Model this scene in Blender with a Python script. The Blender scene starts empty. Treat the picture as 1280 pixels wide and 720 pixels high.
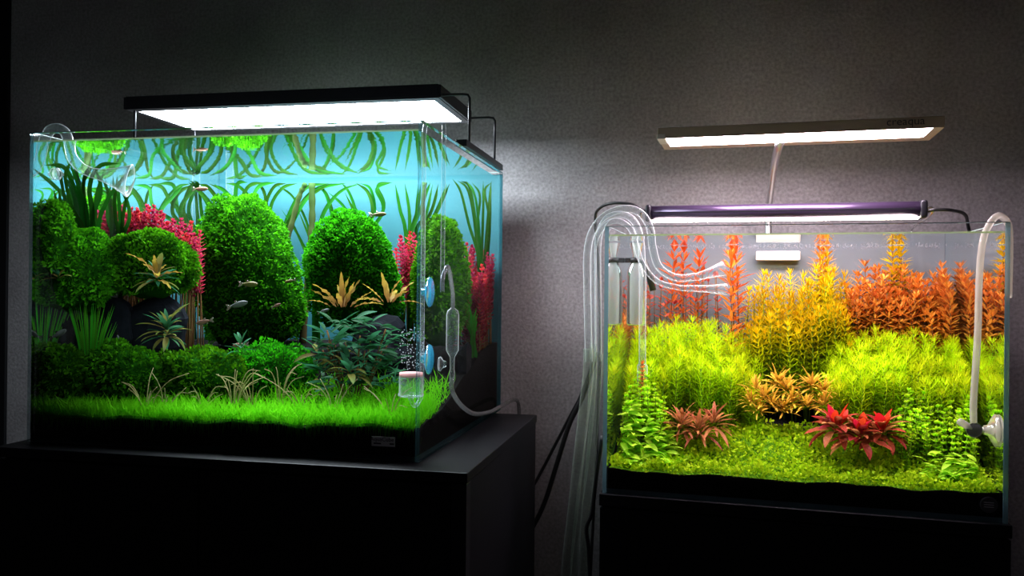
import bpy, bmesh, math, random
import numpy as np
from mathutils import Vector, Matrix, Euler

# ------------------------------------------------------------------ camera, world, exposure
SC = bpy.context.scene
COL = SC.collection
RND = random.Random(11)
NPR = np.random.default_rng(5)
EYE = 1.10                       # eye height above the floor
FPX, PITCH, ROLL = 1043.7, 0.0022, 0.010

cam_data = bpy.data.cameras.new('camera')
cam_data.sensor_width = 36.0
cam_data.lens = FPX / 1280.0 * 36.0
cam_data.clip_start = 0.02
cam = bpy.data.objects.new('camera', cam_data)
COL.objects.link(cam)
_cp, _sp, _cr, _sr = math.cos(PITCH), math.sin(PITCH), math.cos(ROLL), math.sin(ROLL)
_fwd = Vector((0, _cp, _sp)); _r0 = Vector((1, 0, 0)); _u0 = Vector((0, -_sp, _cp))
_right = _r0 * _cr + _u0 * _sr
_up = _u0 * _cr - _r0 * _sr
_m = Matrix.Identity(4)
for _i in range(3):
    _m[_i][0] = _right[_i]; _m[_i][1] = _up[_i]; _m[_i][2] = -_fwd[_i]
_m[2][3] = EYE
cam.matrix_world = _m
SC.camera = cam

world = bpy.data.worlds.new('dim_room'); SC.world = world
world.use_nodes = True
world.node_tree.nodes['Background'].inputs['Color'].default_value = (0.55, 0.5, 0.6, 1)
world.node_tree.nodes['Background'].inputs['Strength'].default_value = 0.022

SC.view_settings.view_transform = 'Standard'
SC.view_settings.look = 'None'
SC.view_settings.exposure = 0.0
SC.view_settings.gamma = 1.0
SC.view_settings.use_curve_mapping = False
SC.cycles.transparent_max_bounces = 40
SC.cycles.max_bounces = 14
SC.cycles.transmission_bounces = 12
SC.cycles.glossy_bounces = 8
SC.cycles.sample_clamp_indirect = 4.0

# lamp strengths (each is used in that lamp's own builder)
LED_LEFT = 50.0
LED_PINK = 52.0
LED_BAR = 42.0

# ------------------------------------------------------------------ frames of the two tanks
class Frame:
    """u runs along the tank's front, v from the front to the back, w up from its bottom"""
    def __init__(s, corner, rot, W, D, H):
        s.rot, s.W, s.D, s.H = rot, W, D, H
        s.a = Vector((math.cos(rot), -math.sin(rot), 0))
        s.b = Vector((math.sin(rot), math.cos(rot), 0))
        s.o = Vector(corner) - s.a * W - Vector((0, 0, H)) + Vector((0, 0, EYE))
        s.M = Matrix.Translation(s.o) @ Matrix.Rotation(-rot, 4, 'Z')
    def at(s, px, py, v):
        """where the sight line of a point of the photograph meets the depth v of this tank"""
        x, y = px - 640.0, py - 360.0
        x, y = x * _cr + y * _sr, -x * _sr + y * _cr
        d = Vector((x / FPX, _cp + y / FPX * _sp, _sp - y / FPX * _cp))
        e = Vector((0, 0, EYE))
        t = ((s.o - e).dot(s.b) + v) / d.dot(s.b)
        q = e + d * t - s.o
        return Vector((q.dot(s.a), q.dot(s.b), q.z))
    def atu(s, px, py, u):
        x, y = px - 640.0, py - 360.0
        x, y = x * _cr + y * _sr, -x * _sr + y * _cr
        d = Vector((x / FPX, _cp + y / FPX * _sp, _sp - y / FPX * _cp))
        e = Vector((0, 0, EYE))
        t = ((s.o - e).dot(s.a) + u) / d.dot(s.a)
        q = e + d * t - s.o
        return Vector((q.dot(s.a), q.dot(s.b), q.z))

L = Frame((-.1206, 1.1089, .2197), .2027, .6044, .5036, .45)
Q = Frame((.6607, 1.1078, .0961), .2773, .5425, .36, .40)

# ------------------------------------------------------------------ object helpers
def tag(o, label=None, cat=None, group=None, kind=None):
    if label: o['label'] = label
    if cat: o['category'] = cat
    if group: o['group'] = group
    if kind: o['kind'] = kind
    return o

def thing(name, T, p0, label, cat, group=None, kind=None):
    o = bpy.data.objects.new(name, None)
    o.empty_display_size = .02
    COL.objects.link(o)
    o.matrix_world = T.M @ Matrix.Translation(Vector(p0))
    return tag(o, label, cat, group, kind)

def put(name, me, parent=None, T=None, p0=(0, 0, 0), loc=None, rot=None, scale=None):
    """link a mesh: as a child (loc/rot/scale relative to the parent) or top-level in the frame T at p0"""
    o = bpy.data.objects.new(name, me)
    COL.objects.link(o)
    if parent is not None:
        o.parent = parent
        if loc is not None: o.location = loc
        if rot is not None:
            o.rotation_mode = 'QUATERNION'; o.rotation_quaternion = rot
        if scale is not None: o.scale = (scale,) * 3 if not hasattr(scale, '__len__') else scale
    elif T is not None:
        o.matrix_world = T.M @ Matrix.Translation(Vector(p0))
    return o

def spline(pts, n=6):
    P = [Vector(p) for p in pts]
    if len(P) < 3: 
        return [P[0].lerp(P[-1], i / n) for i in range(n + 1)]
    E = [P[0] * 2 - P[1]] + P + [P[-1] * 2 - P[-2]]
    out = []
    for i in range(1, len(E) - 2):
        a, b, c, d = E[i - 1], E[i], E[i + 1], E[i + 2]
        for k in range(n):
            t = k / n
            out.append(.5 * ((2 * b) + (c - a) * t + (2 * a - 5 * b + 4 * c - d) * t * t + (3 * b - a - 3 * c + d) * t ** 3))
    out.append(P[-1])
    return out

class MB:
    """collects geometry in frame coordinates and makes ONE mesh of it"""
    def __init__(s): s.v, s.f, s.mi, s.t = [], [], [], []
    def add(s, vs, fs, mi=0, t=None):
        n = len(s.v)
        s.v += [tuple(p) for p in vs]
        s.f += [tuple(i + n for i in f) for f in fs]
        s.mi += [mi] * len(fs)
        s.t += list(t) if t is not None else [0.0] * len(vs)
        return s
    def box(s, x0, x1, y0, y1, z0, z1, mi=0, faces=None):
        vs = [(x0, y0, z0), (x1, y0, z0), (x1, y1, z0), (x0, y1, z0), (x0, y0, z1), (x1, y0, z1), (x1, y1, z1), (x0, y1, z1)]
        F = dict(bottom=(0, 3, 2, 1), top=(4, 5, 6, 7), front=(0, 1, 5, 4), right=(1, 2, 6, 5), back=(2, 3, 7, 6), left=(3, 0, 4, 7))
        for k, f in F.items():
            n = len(s.v)
            m = (faces or {}).get(k, mi)
            s.add([vs[i] for i in f], [(0, 1, 2, 3)], m)
        return s
    def rbox(s, x0, x1, y0, y1, z0, z1, r=.002, seg=2, mi=0):
        bm = bmesh.new()
        bmesh.ops.create_cube(bm, size=1)
        for v in bm.verts:
            v.co = ((x0 + x1) / 2 + v.co.x * (x1 - x0), (y0 + y1) / 2 + v.co.y * (y1 - y0), (z0 + z1) / 2 + v.co.z * (z1 - z0))
        bmesh.ops.bevel(bm, geom=list(bm.edges), offset=r, segments=seg, affect='EDGES', profile=.5)
        bm.verts.ensure_lookup_table(); bm.verts.index_update()
        s.add([v.co.copy() for v in bm.verts], [[v.index for v in f.verts] for f in bm.faces], mi)
        bm.free()
        return s
    def tube(s, pts, r, n=10, caps=True, mi=0, t=None):
        P = [Vector(p) for p in pts]
        m = len(P)
        rad = r if hasattr(r, '__len__') else [r] * m
        tan = [(P[min(i + 1, m - 1)] - P[max(i - 1, 0)]).normalized() for i in range(m)]
        ref = Vector((0, 0, 1)) if abs(tan[0].z) < .9 else Vector((1, 0, 0))
        nrm = (ref - tan[0] * ref.dot(tan[0])).normalized()
        vs, ts = [], []
        for i in range(m):
            nrm = (nrm - tan[i] * nrm.dot(tan[i])).normalized()
            bi = tan[i].cross(nrm)
            for k in range(n):
                a = 2 * math.pi * k / n
                vs.append(P[i] + (nrm * math.cos(a) + bi * math.sin(a)) * rad[i])
                ts.append(i / (m - 1))
        fs = [(i * n + k, i * n + (k + 1) % n, (i + 1) * n + (k + 1) % n, (i + 1) * n + k) for i in range(m - 1) for k in range(n)]
        if caps:
            fs += [tuple(range(n - 1, -1, -1)), tuple((m - 1) * n + k for k in range(n))]
        return s.add(vs, fs, mi, ts)
    def lathe(s, prof, c, axis=(0, 0, 1), n=20, mi=0):
        """prof: list of (distance along the axis, radius)"""
        ax = Vector(axis).normalized()
        ref = Vector((0, 0, 1)) if abs(ax.z) < .9 else Vector((1, 0, 0))
        e1 = (ref - ax * ref.dot(ax)).normalized(); e2 = ax.cross(e1)
        c = Vector(c)
        vs = []
        for h, r in prof:
            for k in range(n):
                a = 2 * math.pi * k / n
                vs.append(c + ax * h + (e1 * math.cos(a) + e2 * math.sin(a)) * max(r, 1e-5))
        m = len(prof)
        fs = [(i * n + k, i * n + (k + 1) % n, (i + 1) * n + (k + 1) % n, (i + 1) * n + k) for i in range(m - 1) for k in range(n)]
        return s.add(vs, fs, mi)
    def blob(s, c, r, n=10, m=6, fn=None, mi=0):
        c = Vector(c); vs = []; fs = []
        for i in range(m + 1):
            ph = math.pi * i / m
            for k in range(n):
                th = 2 * math.pi * k / n
                d = Vector((math.sin(ph) * math.cos(th), math.sin(ph) * math.sin(th), math.cos(ph)))
                q = 1 if fn is None else fn(d)
                vs.append(c + Vector((d.x * r[0], d.y * r[1], d.z * r[2])) * q)
        for i in range(m):
            for k in range(n):
                fs.append((i * n + k, (i + 1) * n + k, (i + 1) * n + (k + 1) % n, i * n + (k + 1) % n))
        return s.add(vs, fs, mi)
    def mesh(s, name, mats, p0=(0, 0, 0), smooth=True):
        me = bpy.data.meshes.new(name)
        p = Vector(p0)
        me.from_pydata([(a - p.x, b - p.y, c - p.z) for a, b, c in s.v], [], s.f)
        for m in (mats if isinstance(mats, (list, tuple)) else [mats]): me.materials.append(m)
        me.polygons.foreach_set('material_index', s.mi)
        me.polygons.foreach_set('use_smooth', [smooth] * len(s.f))
        at = me.attributes.new('t', 'FLOAT', 'POINT')
        at.data.foreach_set('value', s.t)
        me.update()
        return me
    def part(s, name, mats, parent, smooth=True):
        """a child of a thing whose root sits at the thing's p0 (kept in parent['_p0'])"""
        return put(name, s.mesh(name, mats, P0[parent.name], smooth), parent)
    def top(s, name, mats, T, p0, label, cat, group=None, kind=None, smooth=True):
        o = put(name, s.mesh(name, mats, p0, smooth), None, T, p0)
        P0[o.name] = Vector(p0)
        return tag(o, label, cat, group, kind)

P0 = {}
FR = {}
def root(name, T, p0, label, cat, group=None):
    o = thing(name, T, p0, label, cat, group)
    P0[o.name] = Vector(p0); FR[o.name] = T
    return o
def sub(mb, name, mats, part_obj, root_obj, smooth=True):
    """a sub-part: parts sit at their thing's origin, so the same offset holds"""
    return put(name, mb.mesh(name, mats, P0[root_obj.name], smooth), part_obj)

# ------------------------------------------------------------------ materials
def nodes(name):
    m = bpy.data.materials.new(name); m.use_nodes = True
    nt = m.node_tree
    for n in list(nt.nodes): nt.nodes.remove(n)
    out = nt.nodes.new('ShaderNodeOutputMaterial')
    return m, nt, out
def N(nt, typ, **kw):
    n = nt.nodes.new(typ)
    for k, v in kw.items():
        if k in n.inputs: n.inputs[k].default_value = v
        else: setattr(n, k, v)
    return n

def plain(name, col, rough=.5, metal=0., noise=0., scale=60., bump=0., spec=.5):
    m, nt, out = nodes(name)
    b = N(nt, 'ShaderNodeBsdfPrincipled', Roughness=rough, Metallic=metal)
    b.inputs['Specular IOR Level'].default_value = spec
    b.inputs['Base Color'].default_value = (*col, 1)
    if noise or bump:
        tc = N(nt, 'ShaderNodeTexCoord')
        nz = N(nt, 'ShaderNodeTexNoise', Scale=scale, Detail=6.)
        nt.links.new(tc.outputs['Object'], nz.inputs['Vector'])
        if noise:
            mp = N(nt, 'ShaderNodeMapRange'); mp.inputs['To Min'].default_value = 1 - noise; mp.inputs['To Max'].default_value = 1 + noise
            mx = N(nt, 'ShaderNodeMix', data_type='RGBA', blend_type='MULTIPLY')
            mx.inputs[0].default_value = 1; mx.inputs[6].default_value = (*col, 1)
            nt.links.new(nz.outputs['Fac'], mp.inputs['Value']); nt.links.new(mp.outputs[0], mx.inputs[7])
            nt.links.new(mx.outputs[2], b.inputs['Base Color'])
        if bump:
            bp = N(nt, 'ShaderNodeBump', Strength=bump, Distance=.002)
            nt.links.new(nz.outputs['Fac'], bp.inputs['Height']); nt.links.new(bp.outputs[0], b.inputs['Normal'])
    nt.links.new(b.outputs[0], out.inputs[0])
    return m

def leafmat(name, base, tip=None, mid=None, var=.25, trans=.35, gloss=.003, nscale=40.):
    """leaf tissue: colour from the old to the young end (attribute t), varied from piece to piece"""
    tip = tip or base
    m, nt, out = nodes(name)
    at = N(nt, 'ShaderNodeAttribute', attribute_name='t')
    rp = N(nt, 'ShaderNodeValToRGB')
    rp.color_ramp.elements[0].color = (*base, 1); rp.color_ramp.elements[1].color = (*tip, 1)
    if mid:
        e = rp.color_ramp.elements.new(.55); e.color = (*mid, 1)
    nt.links.new(at.outputs['Fac'], rp.inputs[0])
    tc = N(nt, 'ShaderNodeTexCoord'); oi = N(nt, 'ShaderNodeObjectInfo')
    nz = N(nt, 'ShaderNodeTexNoise', Scale=nscale, Detail=3.)
    nt.links.new(tc.outputs['Object'], nz.inputs['Vector'])
    ad = N(nt, 'ShaderNodeMath', operation='ADD'); nt.links.new(nz.outputs['Fac'], ad.inputs[0]); nt.links.new(oi.outputs['Random'], ad.inputs[1])
    mp = N(nt, 'ShaderNodeMapRange'); mp.inputs['From Min'].default_value = .3; mp.inputs['From Max'].default_value = 1.7
    mp.inputs['To Min'].default_value = 1 - var; mp.inputs['To Max'].default_value = 1 + var
    nt.links.new(ad.outputs[0], mp.inputs['Value'])
    hs = N(nt, 'ShaderNodeHueSaturation'); nt.links.new(rp.outputs[0], hs.inputs['Color']); nt.links.new(mp.outputs[0], hs.inputs['Value'])
    mh = N(nt, 'ShaderNodeMapRange'); mh.inputs['To Min'].default_value = .485; mh.inputs['To Max'].default_value = .515
    nt.links.new(oi.outputs['Random'], mh.inputs['Value']); nt.links.new(mh.outputs[0], hs.inputs['Hue'])
    d = N(nt, 'ShaderNodeBsdfDiffuse'); tr = N(nt, 'ShaderNodeBsdfTranslucent')
    nt.links.new(hs.outputs[0], d.inputs[0]); nt.links.new(hs.outputs[0], tr.inputs[0])
    m1 = N(nt, 'ShaderNodeMixShader'); m1.inputs[0].default_value = trans
    nt.links.new(d.outputs[0], m1.inputs[1]); nt.links.new(tr.outputs[0], m1.inputs[2])
    g = N(nt, 'ShaderNodeBsdfGlossy', Roughness=.45)
    m2 = N(nt, 'ShaderNodeMixShader'); m2.inputs[0].default_value = gloss
    nt.links.new(m1.outputs[0], m2.inputs[1]); nt.links.new(g.outputs[0], m2.inputs[2])
    nt.links.new(m2.outputs[0], out.inputs[0])
    return m

def glass_thin(name, tint=(1, 1, 1), refl=1., ior=1.45, rough=0.02, body=0., bodycol=(.8, .9, .9)):
    """a thin clear wall: lets light straight through, mirrors by Fresnel; body = milky share"""
    m, nt, out = nodes(name)
    fr = N(nt, 'ShaderNodeFresnel', IOR=ior)
    ml = N(nt, 'ShaderNodeMath', operation='MULTIPLY'); ml.inputs[1].default_value = refl
    nt.links.new(fr.outputs[0], ml.inputs[0])
    tp = N(nt, 'ShaderNodeBsdfTransparent'); tp.inputs[0].default_value = (*tint, 1)
    g = N(nt, 'ShaderNodeBsdfGlossy', Roughness=rough)
    src = tp.outputs[0]
    if body:
        d = N(nt, 'ShaderNodeBsdfDiffuse'); d.inputs[0].default_value = (*bodycol, 1)
        tl = N(nt, 'ShaderNodeBsdfTranslucent'); tl.inputs[0].default_value = (*bodycol, 1)
        mb_ = N(nt, 'ShaderNodeMixShader'); mb_.inputs[0].default_value = .5
        nt.links.new(d.outputs[0], mb_.inputs[1]); nt.links.new(tl.outputs[0], mb_.inputs[2])
        mm = N(nt, 'ShaderNodeMixShader'); mm.inputs[0].default_value = body
        nt.links.new(tp.outputs[0], mm.inputs[1]); nt.links.new(mb_.outputs[0], mm.inputs[2]); src = mm.outputs[0]
    mx = N(nt, 'ShaderNodeMixShader')
    nt.links.new(ml.outputs[0], mx.inputs[0]); nt.links.new(src, mx.inputs[1]); nt.links.new(g.outputs[0], mx.inputs[2])
    nt.links.new(mx.outputs[0], out.inputs[0])
    return m

def glass_tube_mat(name, tint, edge=.75, body=.06, bodycol=(.85, .9, .92)):
    """clear tubing: nearly invisible face-on, bright and solid along its rims where one looks through the wall lengthwise"""
    m, nt, out = nodes(name)
    lw = N(nt, 'ShaderNodeLayerWeight', Blend=.35)
    tp = N(nt, 'ShaderNodeBsdfTransparent'); tp.inputs[0].default_value = (*tint, 1)
    p = N(nt, 'ShaderNodeBsdfPrincipled', Roughness=.12)
    p.inputs['Base Color'].default_value = (*bodycol, 1); p.inputs['Specular IOR Level'].default_value = .8
    mp = N(nt, 'ShaderNodeMapRange'); mp.inputs['From Min'].default_value = .25; mp.inputs['From Max'].default_value = 1.
    mp.inputs['To Min'].default_value = body; mp.inputs['To Max'].default_value = edge
    nt.links.new(lw.outputs['Facing'], mp.inputs['Value'])
    mx = N(nt, 'ShaderNodeMixShader')
    nt.links.new(mp.outputs[0], mx.inputs[0]); nt.links.new(tp.outputs[0], mx.inputs[1]); nt.links.new(p.outputs[0], mx.inputs[2])
    nt.links.new(mx.outputs[0], out.inputs[0])
    return m

def total_reflection(name, f0, f1, from_inside_is_back, base_refl=.03, tint=(1, 1, 1)):
    """water against air: beyond the critical angle the inner side is a mirror, steeper light passes"""
    m, nt, out = nodes(name)
    lw = N(nt, 'ShaderNodeLayerWeight', Blend=.5)
    mp = N(nt, 'ShaderNodeMapRange', interpolation_type='SMOOTHSTEP')
    mp.inputs['From Min'].default_value = f0; mp.inputs['From Max'].default_value = f1
    mp.inputs['To Min'].default_value = base_refl; mp.inputs['To Max'].default_value = .92
    nt.links.new(lw.outputs['Facing'], mp.inputs['Value'])
    ge = N(nt, 'ShaderNodeNewGeometry')
    mx0 = N(nt, 'ShaderNodeMix', data_type='FLOAT')
    nt.links.new(ge.outputs['Backfacing'], mx0.inputs[0])
    fr = N(nt, 'ShaderNodeFresnel', IOR=1.33)
    a, b = (2, 3)
    if from_inside_is_back:
        nt.links.new(mp.outputs[0], mx0.inputs[b]); nt.links.new(fr.outputs[0], mx0.inputs[a])
    else:
        nt.links.new(mp.outputs[0], mx0.inputs[a]); mx0.inputs[b].default_value = .0
    tp = N(nt, 'ShaderNodeBsdfTransparent'); tp.inputs[0].default_value = (*tint, 1)
    g = N(nt, 'ShaderNodeBsdfGlossy', Roughness=.0); g.inputs[0].default_value = (.93, .97, .97, 1)
    mx = N(nt, 'ShaderNodeMixShader')
    nt.links.new(mx0.outputs[0], mx.inputs[0]); nt.links.new(tp.outputs[0], mx.inputs[1]); nt.links.new(g.outputs[0], mx.inputs[2])
    nt.links.new(mx.outputs[0], out.inputs[0])
    return m, nt, g

def emitter(name, col, strength):
    m, nt, out = nodes(name)
    e = N(nt, 'ShaderNodeEmission', Strength=strength); e.inputs[0].default_value = (*col, 1)
    nt.links.new(e.outputs[0], out.inputs[0])
    return m

def wall_mat():
    m, nt, out = nodes('grey_plaster')
    b = N(nt, 'ShaderNodeBsdfPrincipled', Roughness=.75)
    tc = N(nt, 'ShaderNodeTexCoord')
    n1 = N(nt, 'ShaderNodeTexNoise', Scale=3.2, Detail=8., Roughness=.65)
    n2 = N(nt, 'ShaderNodeTexNoise', Scale=170., Detail=4.)
    for n in (n1, n2): nt.links.new(tc.outputs['Object'], n.inputs['Vector'])
    rp = N(nt, 'ShaderNodeValToRGB')
    rp.color_ramp.elements[0].color = (.20, .185, .19, 1); rp.color_ramp.elements[0].position = .3
    rp.color_ramp.elements[1].color = (.36, .345, .35, 1); rp.color_ramp.elements[1].position = .72
    nt.links.new(n1.outputs['Fac'], rp.inputs[0])
    mp = N(nt, 'ShaderNodeMapRange'); mp.inputs['From Min'].default_value = .3; mp.inputs['From Max'].default_value = .7
    mp.inputs['To Min'].default_value = .72; mp.inputs['To Max'].default_value = 1.25
    nt.links.new(n2.outputs['Fac'], mp.inputs['Value'])
    mx = N(nt, 'ShaderNodeMix', data_type='RGBA', blend_type='MULTIPLY'); mx.inputs[0].default_value = 1
    nt.links.new(rp.outputs[0], mx.inputs[6]); nt.links.new(mp.outputs[0], mx.inputs[7])
    nt.links.new(mx.outputs[2], b.inputs['Base Color'])
    bp = N(nt, 'ShaderNodeBump', Strength=.5, Distance=.0015)
    nt.links.new(n2.outputs['Fac'], bp.inputs['Height']); nt.links.new(bp.outputs[0], b.inputs['Normal'])
    nt.links.new(b.outputs[0], out.inputs[0])
    return m

M = {}
M['wall'] = wall_mat()
M['floor'] = plain('dark_floor', (.05, .045, .045), .5, noise=.2, scale=8)
M['black_trim'] = plain('matt_black', (.006, .006, .007), .7, spec=.1)
M['cabinet'] = plain('black_lacquer', (.0055, .0055, .007), .45, noise=.25, scale=5, spec=.16)
M['cabinet_edge'] = plain('cabinet_edge', (.012, .012, .014), .45, spec=.2)
M['black_metal'] = plain('black_anodised', (.012, .012, .016), .35, .3)
M['purple_metal'] = plain('dark_plum_anodised', (.055, .035, .075), .3, .5)
M['steel'] = plain('steel', (.55, .55, .55), .3, 1.)
M['taupe'] = plain('taupe_aluminium', (.42, .33, .23), .5, .2)
M['taupe_end'] = plain('pale_end_cap', (.55, .5, .42), .45)
M['lettering'] = plain('dark_lettering', (.05, .045, .04), .6)
M['soil'] = plain('dark_soil', (.0035, .003, .003), .95, noise=.7, scale=240, bump=1., spec=.08)
M['rock'] = plain('dark_stone', (.008, .010, .014), .9, noise=.6, scale=60, bump=1., spec=.1)
M['wood'] = leafmat('mossy_wood', (.04, .026, .012), (.022, .05, .012), var=.4, trans=0)
M['film_l'] = plain('teal_film', (.010, .112, .138), .7)
M['film_r'] = plain('pale_film', (.17, .20, .22), .7)
M['white_plastic'] = plain('white_plastic', (.75, .74, .68), .4)
M['black_rubber'] = plain('black_rubber', (.01, .01, .01), .5)
M['ceramic'] = plain('pink_ceramic', (.75, .33, .32), .6)
M['sticker'] = plain('silver_sticker', (.75, .77, .73), .4, .0)
M['ink'] = plain('ink', (.02, .02, .02), .6)
M['badge'] = plain('dark_badge', (.05, .05, .055), .4)
M['cup_blue'] = glass_thin('blue_silicone', (.6, .9, 1), .6, body=.75, bodycol=(.10, .62, .85))
M['cup_white'] = glass_thin('white_silicone', (.95, .95, .9), .6, body=.8, bodycol=(.85, .83, .75))
M['hose_white'] = glass_thin('milky_hose', (.9, .9, .85), .8, body=.55, bodycol=(.85, .82, .75))
M['hose_grey'] = glass_thin('smoky_hose', (.7, .7, .7), .9, body=.4, bodycol=(.35, .36, .36))
M['hose_clear'] = glass_tube_mat('clear_hose', (.86, .92, .86), .5, .10, (.55, .6, .55))
M['pipe'] = glass_tube_mat('pipe_glass', (.93, .97, .97), .95, .10)
M['pipe_dim'] = glass_tube_mat('pipe_glass_inner', (.95, .98, .98), .5, .03, (.6, .75, .78))
M['acrylic'] = glass_thin('frosted_acrylic', (.9, .95, .95), .8, body=.45, bodycol=(.6, .66, .64))
M['bubble'] = glass_thin('bubble', (.95, .98, 1), 1., 1.6, body=.35, bodycol=(.9, .95, 1))
M['edge'] = glass_thin('glass_edge', (.55, .75, .78), 1., body=.55, bodycol=(.22, .42, .50))
M['edge_l'] = glass_thin('glass_edge_dark', (.75, .88, .9), 1., body=.16, bodycol=(.10, .30, .34))
M['rim'] = plain('polished_rim', (.30, .42, .40), .15)
M['meniscus'] = glass_thin('meniscus', (.8, .9, .8), 1., body=.6, bodycol=(.55, .66, .45))
M['pane'] = glass_thin('clear_pane', (.985, .995, .99), .25)
M['pane_in'], _, _ = total_reflection('clear_pane_wet_side', .27, .33, False)
_w, _nt, _g = total_reflection('water_surface', .775, .805, True)
M['water'] = _w
_tc = N(_nt, 'ShaderNodeTexCoord'); _nz = N(_nt, 'ShaderNodeTexNoise', Scale=28., Detail=2.)
_bp = N(_nt, 'ShaderNodeBump', Strength=.06, Distance=.004)
_nt.links.new(_tc.outputs['Object'], _nz.inputs['Vector']); _nt.links.new(_nz.outputs['Fac'], _bp.inputs['Height']); _nt.links.new(_bp.outputs[0], _g.inputs['Normal'])
M['led_l'] = emitter('cool_led', (.82, .92, 1.0), LED_LEFT)
M['led_pink'] = emitter('pinkish_led', (1.0, .80, .93), LED_PINK)
M['led_spot'] = emitter('pink_led_chip', (1.0, .12, .5), LED_PINK * .22)
M['led_bar'] = emitter('warm_led', (1.0, .90, .74), LED_BAR)
# plants
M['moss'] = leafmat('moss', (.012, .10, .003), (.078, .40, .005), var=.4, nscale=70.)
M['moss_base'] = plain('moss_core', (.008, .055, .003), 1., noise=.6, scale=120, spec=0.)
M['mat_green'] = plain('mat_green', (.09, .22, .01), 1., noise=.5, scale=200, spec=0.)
M['grass'] = leafmat('lawn', (.10, .54, .006), (.19, .76, .014), var=.35, nscale=25.)
M['straw'] = leafmat('straw', (.30, .32, .10), (.50, .42, .22), var=.3)
M['ribbon'] = leafmat('ribbon_leaf', (.005, .042, .003), (.013, .078, .006), var=.45, nscale=30., trans=.2)
M['thin_green'] = leafmat('thin_stem_green', (.03, .26, .015), (.08, .46, .02), var=.4)
M['crimson'] = leafmat('crimson_leaf', (.13, .012, .020), (.42, .028, .070), var=.4)
M['olive'] = leafmat('olive_leaf', (.15, .11, .03), (.11, .19, .04), mid=(.17, .16, .035), var=.45, gloss=.008)
M['amber'] = leafmat('amber_leaf', (.22, .10, .03), (.36, .26, .03), var=.35, gloss=.008)
M['tealleaf'] = leafmat('blue_green_leaf', (.016, .085, .028), (.036, .16, .07), var=.5, gloss=.008)
M['stem_brown'] = leafmat('brown_stem', (.10, .05, .02), (.20, .10, .04), trans=0)
M['stem_green'] = leafmat('green_stem', (.08, .15, .02), (.25, .40, .03), trans=0)
M['feather'] = leafmat('feathery_green', (.22, .46, .004), (.62, .78, .008), mid=(.38, .66, .006), var=.25)
M['yellowneedle'] = leafmat('yellow_needle', (.20, .46, .006), (.92, .64, .010), mid=(.46, .62, .006), var=.25)
M['orangelance'] = leafmat('orange_lance', (.28, .16, .02), (.86, .36, .07), mid=(.58, .29, .03), var=.3)
M['redlance'] = leafmat('red_orange_lance', (.45, .18, .04), (.95, .22, .04), mid=(.85, .28, .05), var=.25)
M['pinkoval'] = leafmat('rusty_oval', (.30, .10, .05), (.75, .14, .09), var=.35)
M['goldrosette'] = leafmat('gold_leaf', (.42, .24, .02), (.90, .56, .06), var=.25)
M['brownrosette'] = leafmat('brown_red_leaf', (.30, .14, .04), (.60, .17, .07), var=.4, gloss=.008)
M['wine'] = leafmat('wine_leaf', (.24, .05, .02), (.34, .03, .025), var=.4, gloss=.008)
M['scarlet'] = leafmat('scarlet_leaf', (.55, .02, .012), (.75, .03, .02), var=.2, gloss=.008)
M['limeleaf'] = leafmat('lime_broad_leaf', (.36, .74, .015), (.58, .90, .06), var=.25, gloss=.008)
M['limeoval'] = leafmat('lime_small_leaf', (.28, .62, .01), (.56, .86, .02), var=.3)
M['carpet'] = leafmat('bright_carpet', (.30, .66, .008), (.58, .88, .02), var=.3, nscale=60.)

# ------------------------------------------------------------------ the room
def struct(o): o['kind'] = 'structure'; return o
struct(put('wall_back', MB().box(-2.2, 2.6, .60, .68, -1.0, 1.7).mesh('wall_back', M['wall'], smooth=False), None, L))
fl = put('floor', MB().box(-3, 3, -.8, 2.6, -.05, 0).mesh('floor', M['floor'], smooth=False)); struct(fl)
_e = L.at(9, 300, .594)
struct(put('trim_1', MB().rbox(_e.x - .35, _e.x, .592, .60, -1.0, 1.7, .002).mesh('trim_1', M['black_trim'], smooth=False), None, L))

# ------------------------------------------------------------------ cabinets
CAB_L = L.o.z; CAB_R = Q.o.z
def cabinet_left():
    r = root('cabinet', L, (.0, .2, -CAB_L), 'low black cabinet with a thin top board under the cool-lit aquarium', 'cabinet')
    x0, x1, y0, y1 = L.at(-8, 556, -.046).x, .682, -.046, .462
    MB().rbox(x0, x1, y0, y1, -.014, -.0005, .0012).part('top_board', M['cabinet'], r, False)
    MB().rbox(x0 + .002, x1 - .002, y0 + .022, y1, -CAB_L, -.0135, .001).part('body', M['cabinet'], r, False)
    for a, b in ((x0 + .002, .306), (.309, x1 - .022)):
        MB().rbox(a, b, y0 + .003, y0 + .0225, -CAB_L + .05, -.0175, .0012).part('door', M['cabinet'], r, False)
    MB().rbox(x1 - .021, x1 - .001, y0 + .001, y0 + .0225, -CAB_L + .001, -.0145, .0012).part('side_panel', M['cabinet_edge'], r, False)
def cabinet_right():
    r = root('cabinet', Q, (.27, .18, -CAB_R), 'black cabinet under the warm-lit aquarium of orange and lime plants', 'cabinet')
    x0, x1, y0, y1 = -.004, Q.W + .004, -.006, .37
    MB().rbox(x0, x1, y0, y1, -.018, -.0005, .001).part('top_board', M['cabinet'], r, False)
    MB().rbox(x0 + .001, x1 - .001, y0 + .02, y1, -CAB_R, -.0175, .001).part('body', M['cabinet'], r, False)
    MB().rbox(x0 + .001, x1 - .001, y0 + .002, y0 + .0205, -CAB_R + .05, -.021, .001).part('door', M['cabinet'], r, False)
cabinet_left(); cabinet_right()

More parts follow.
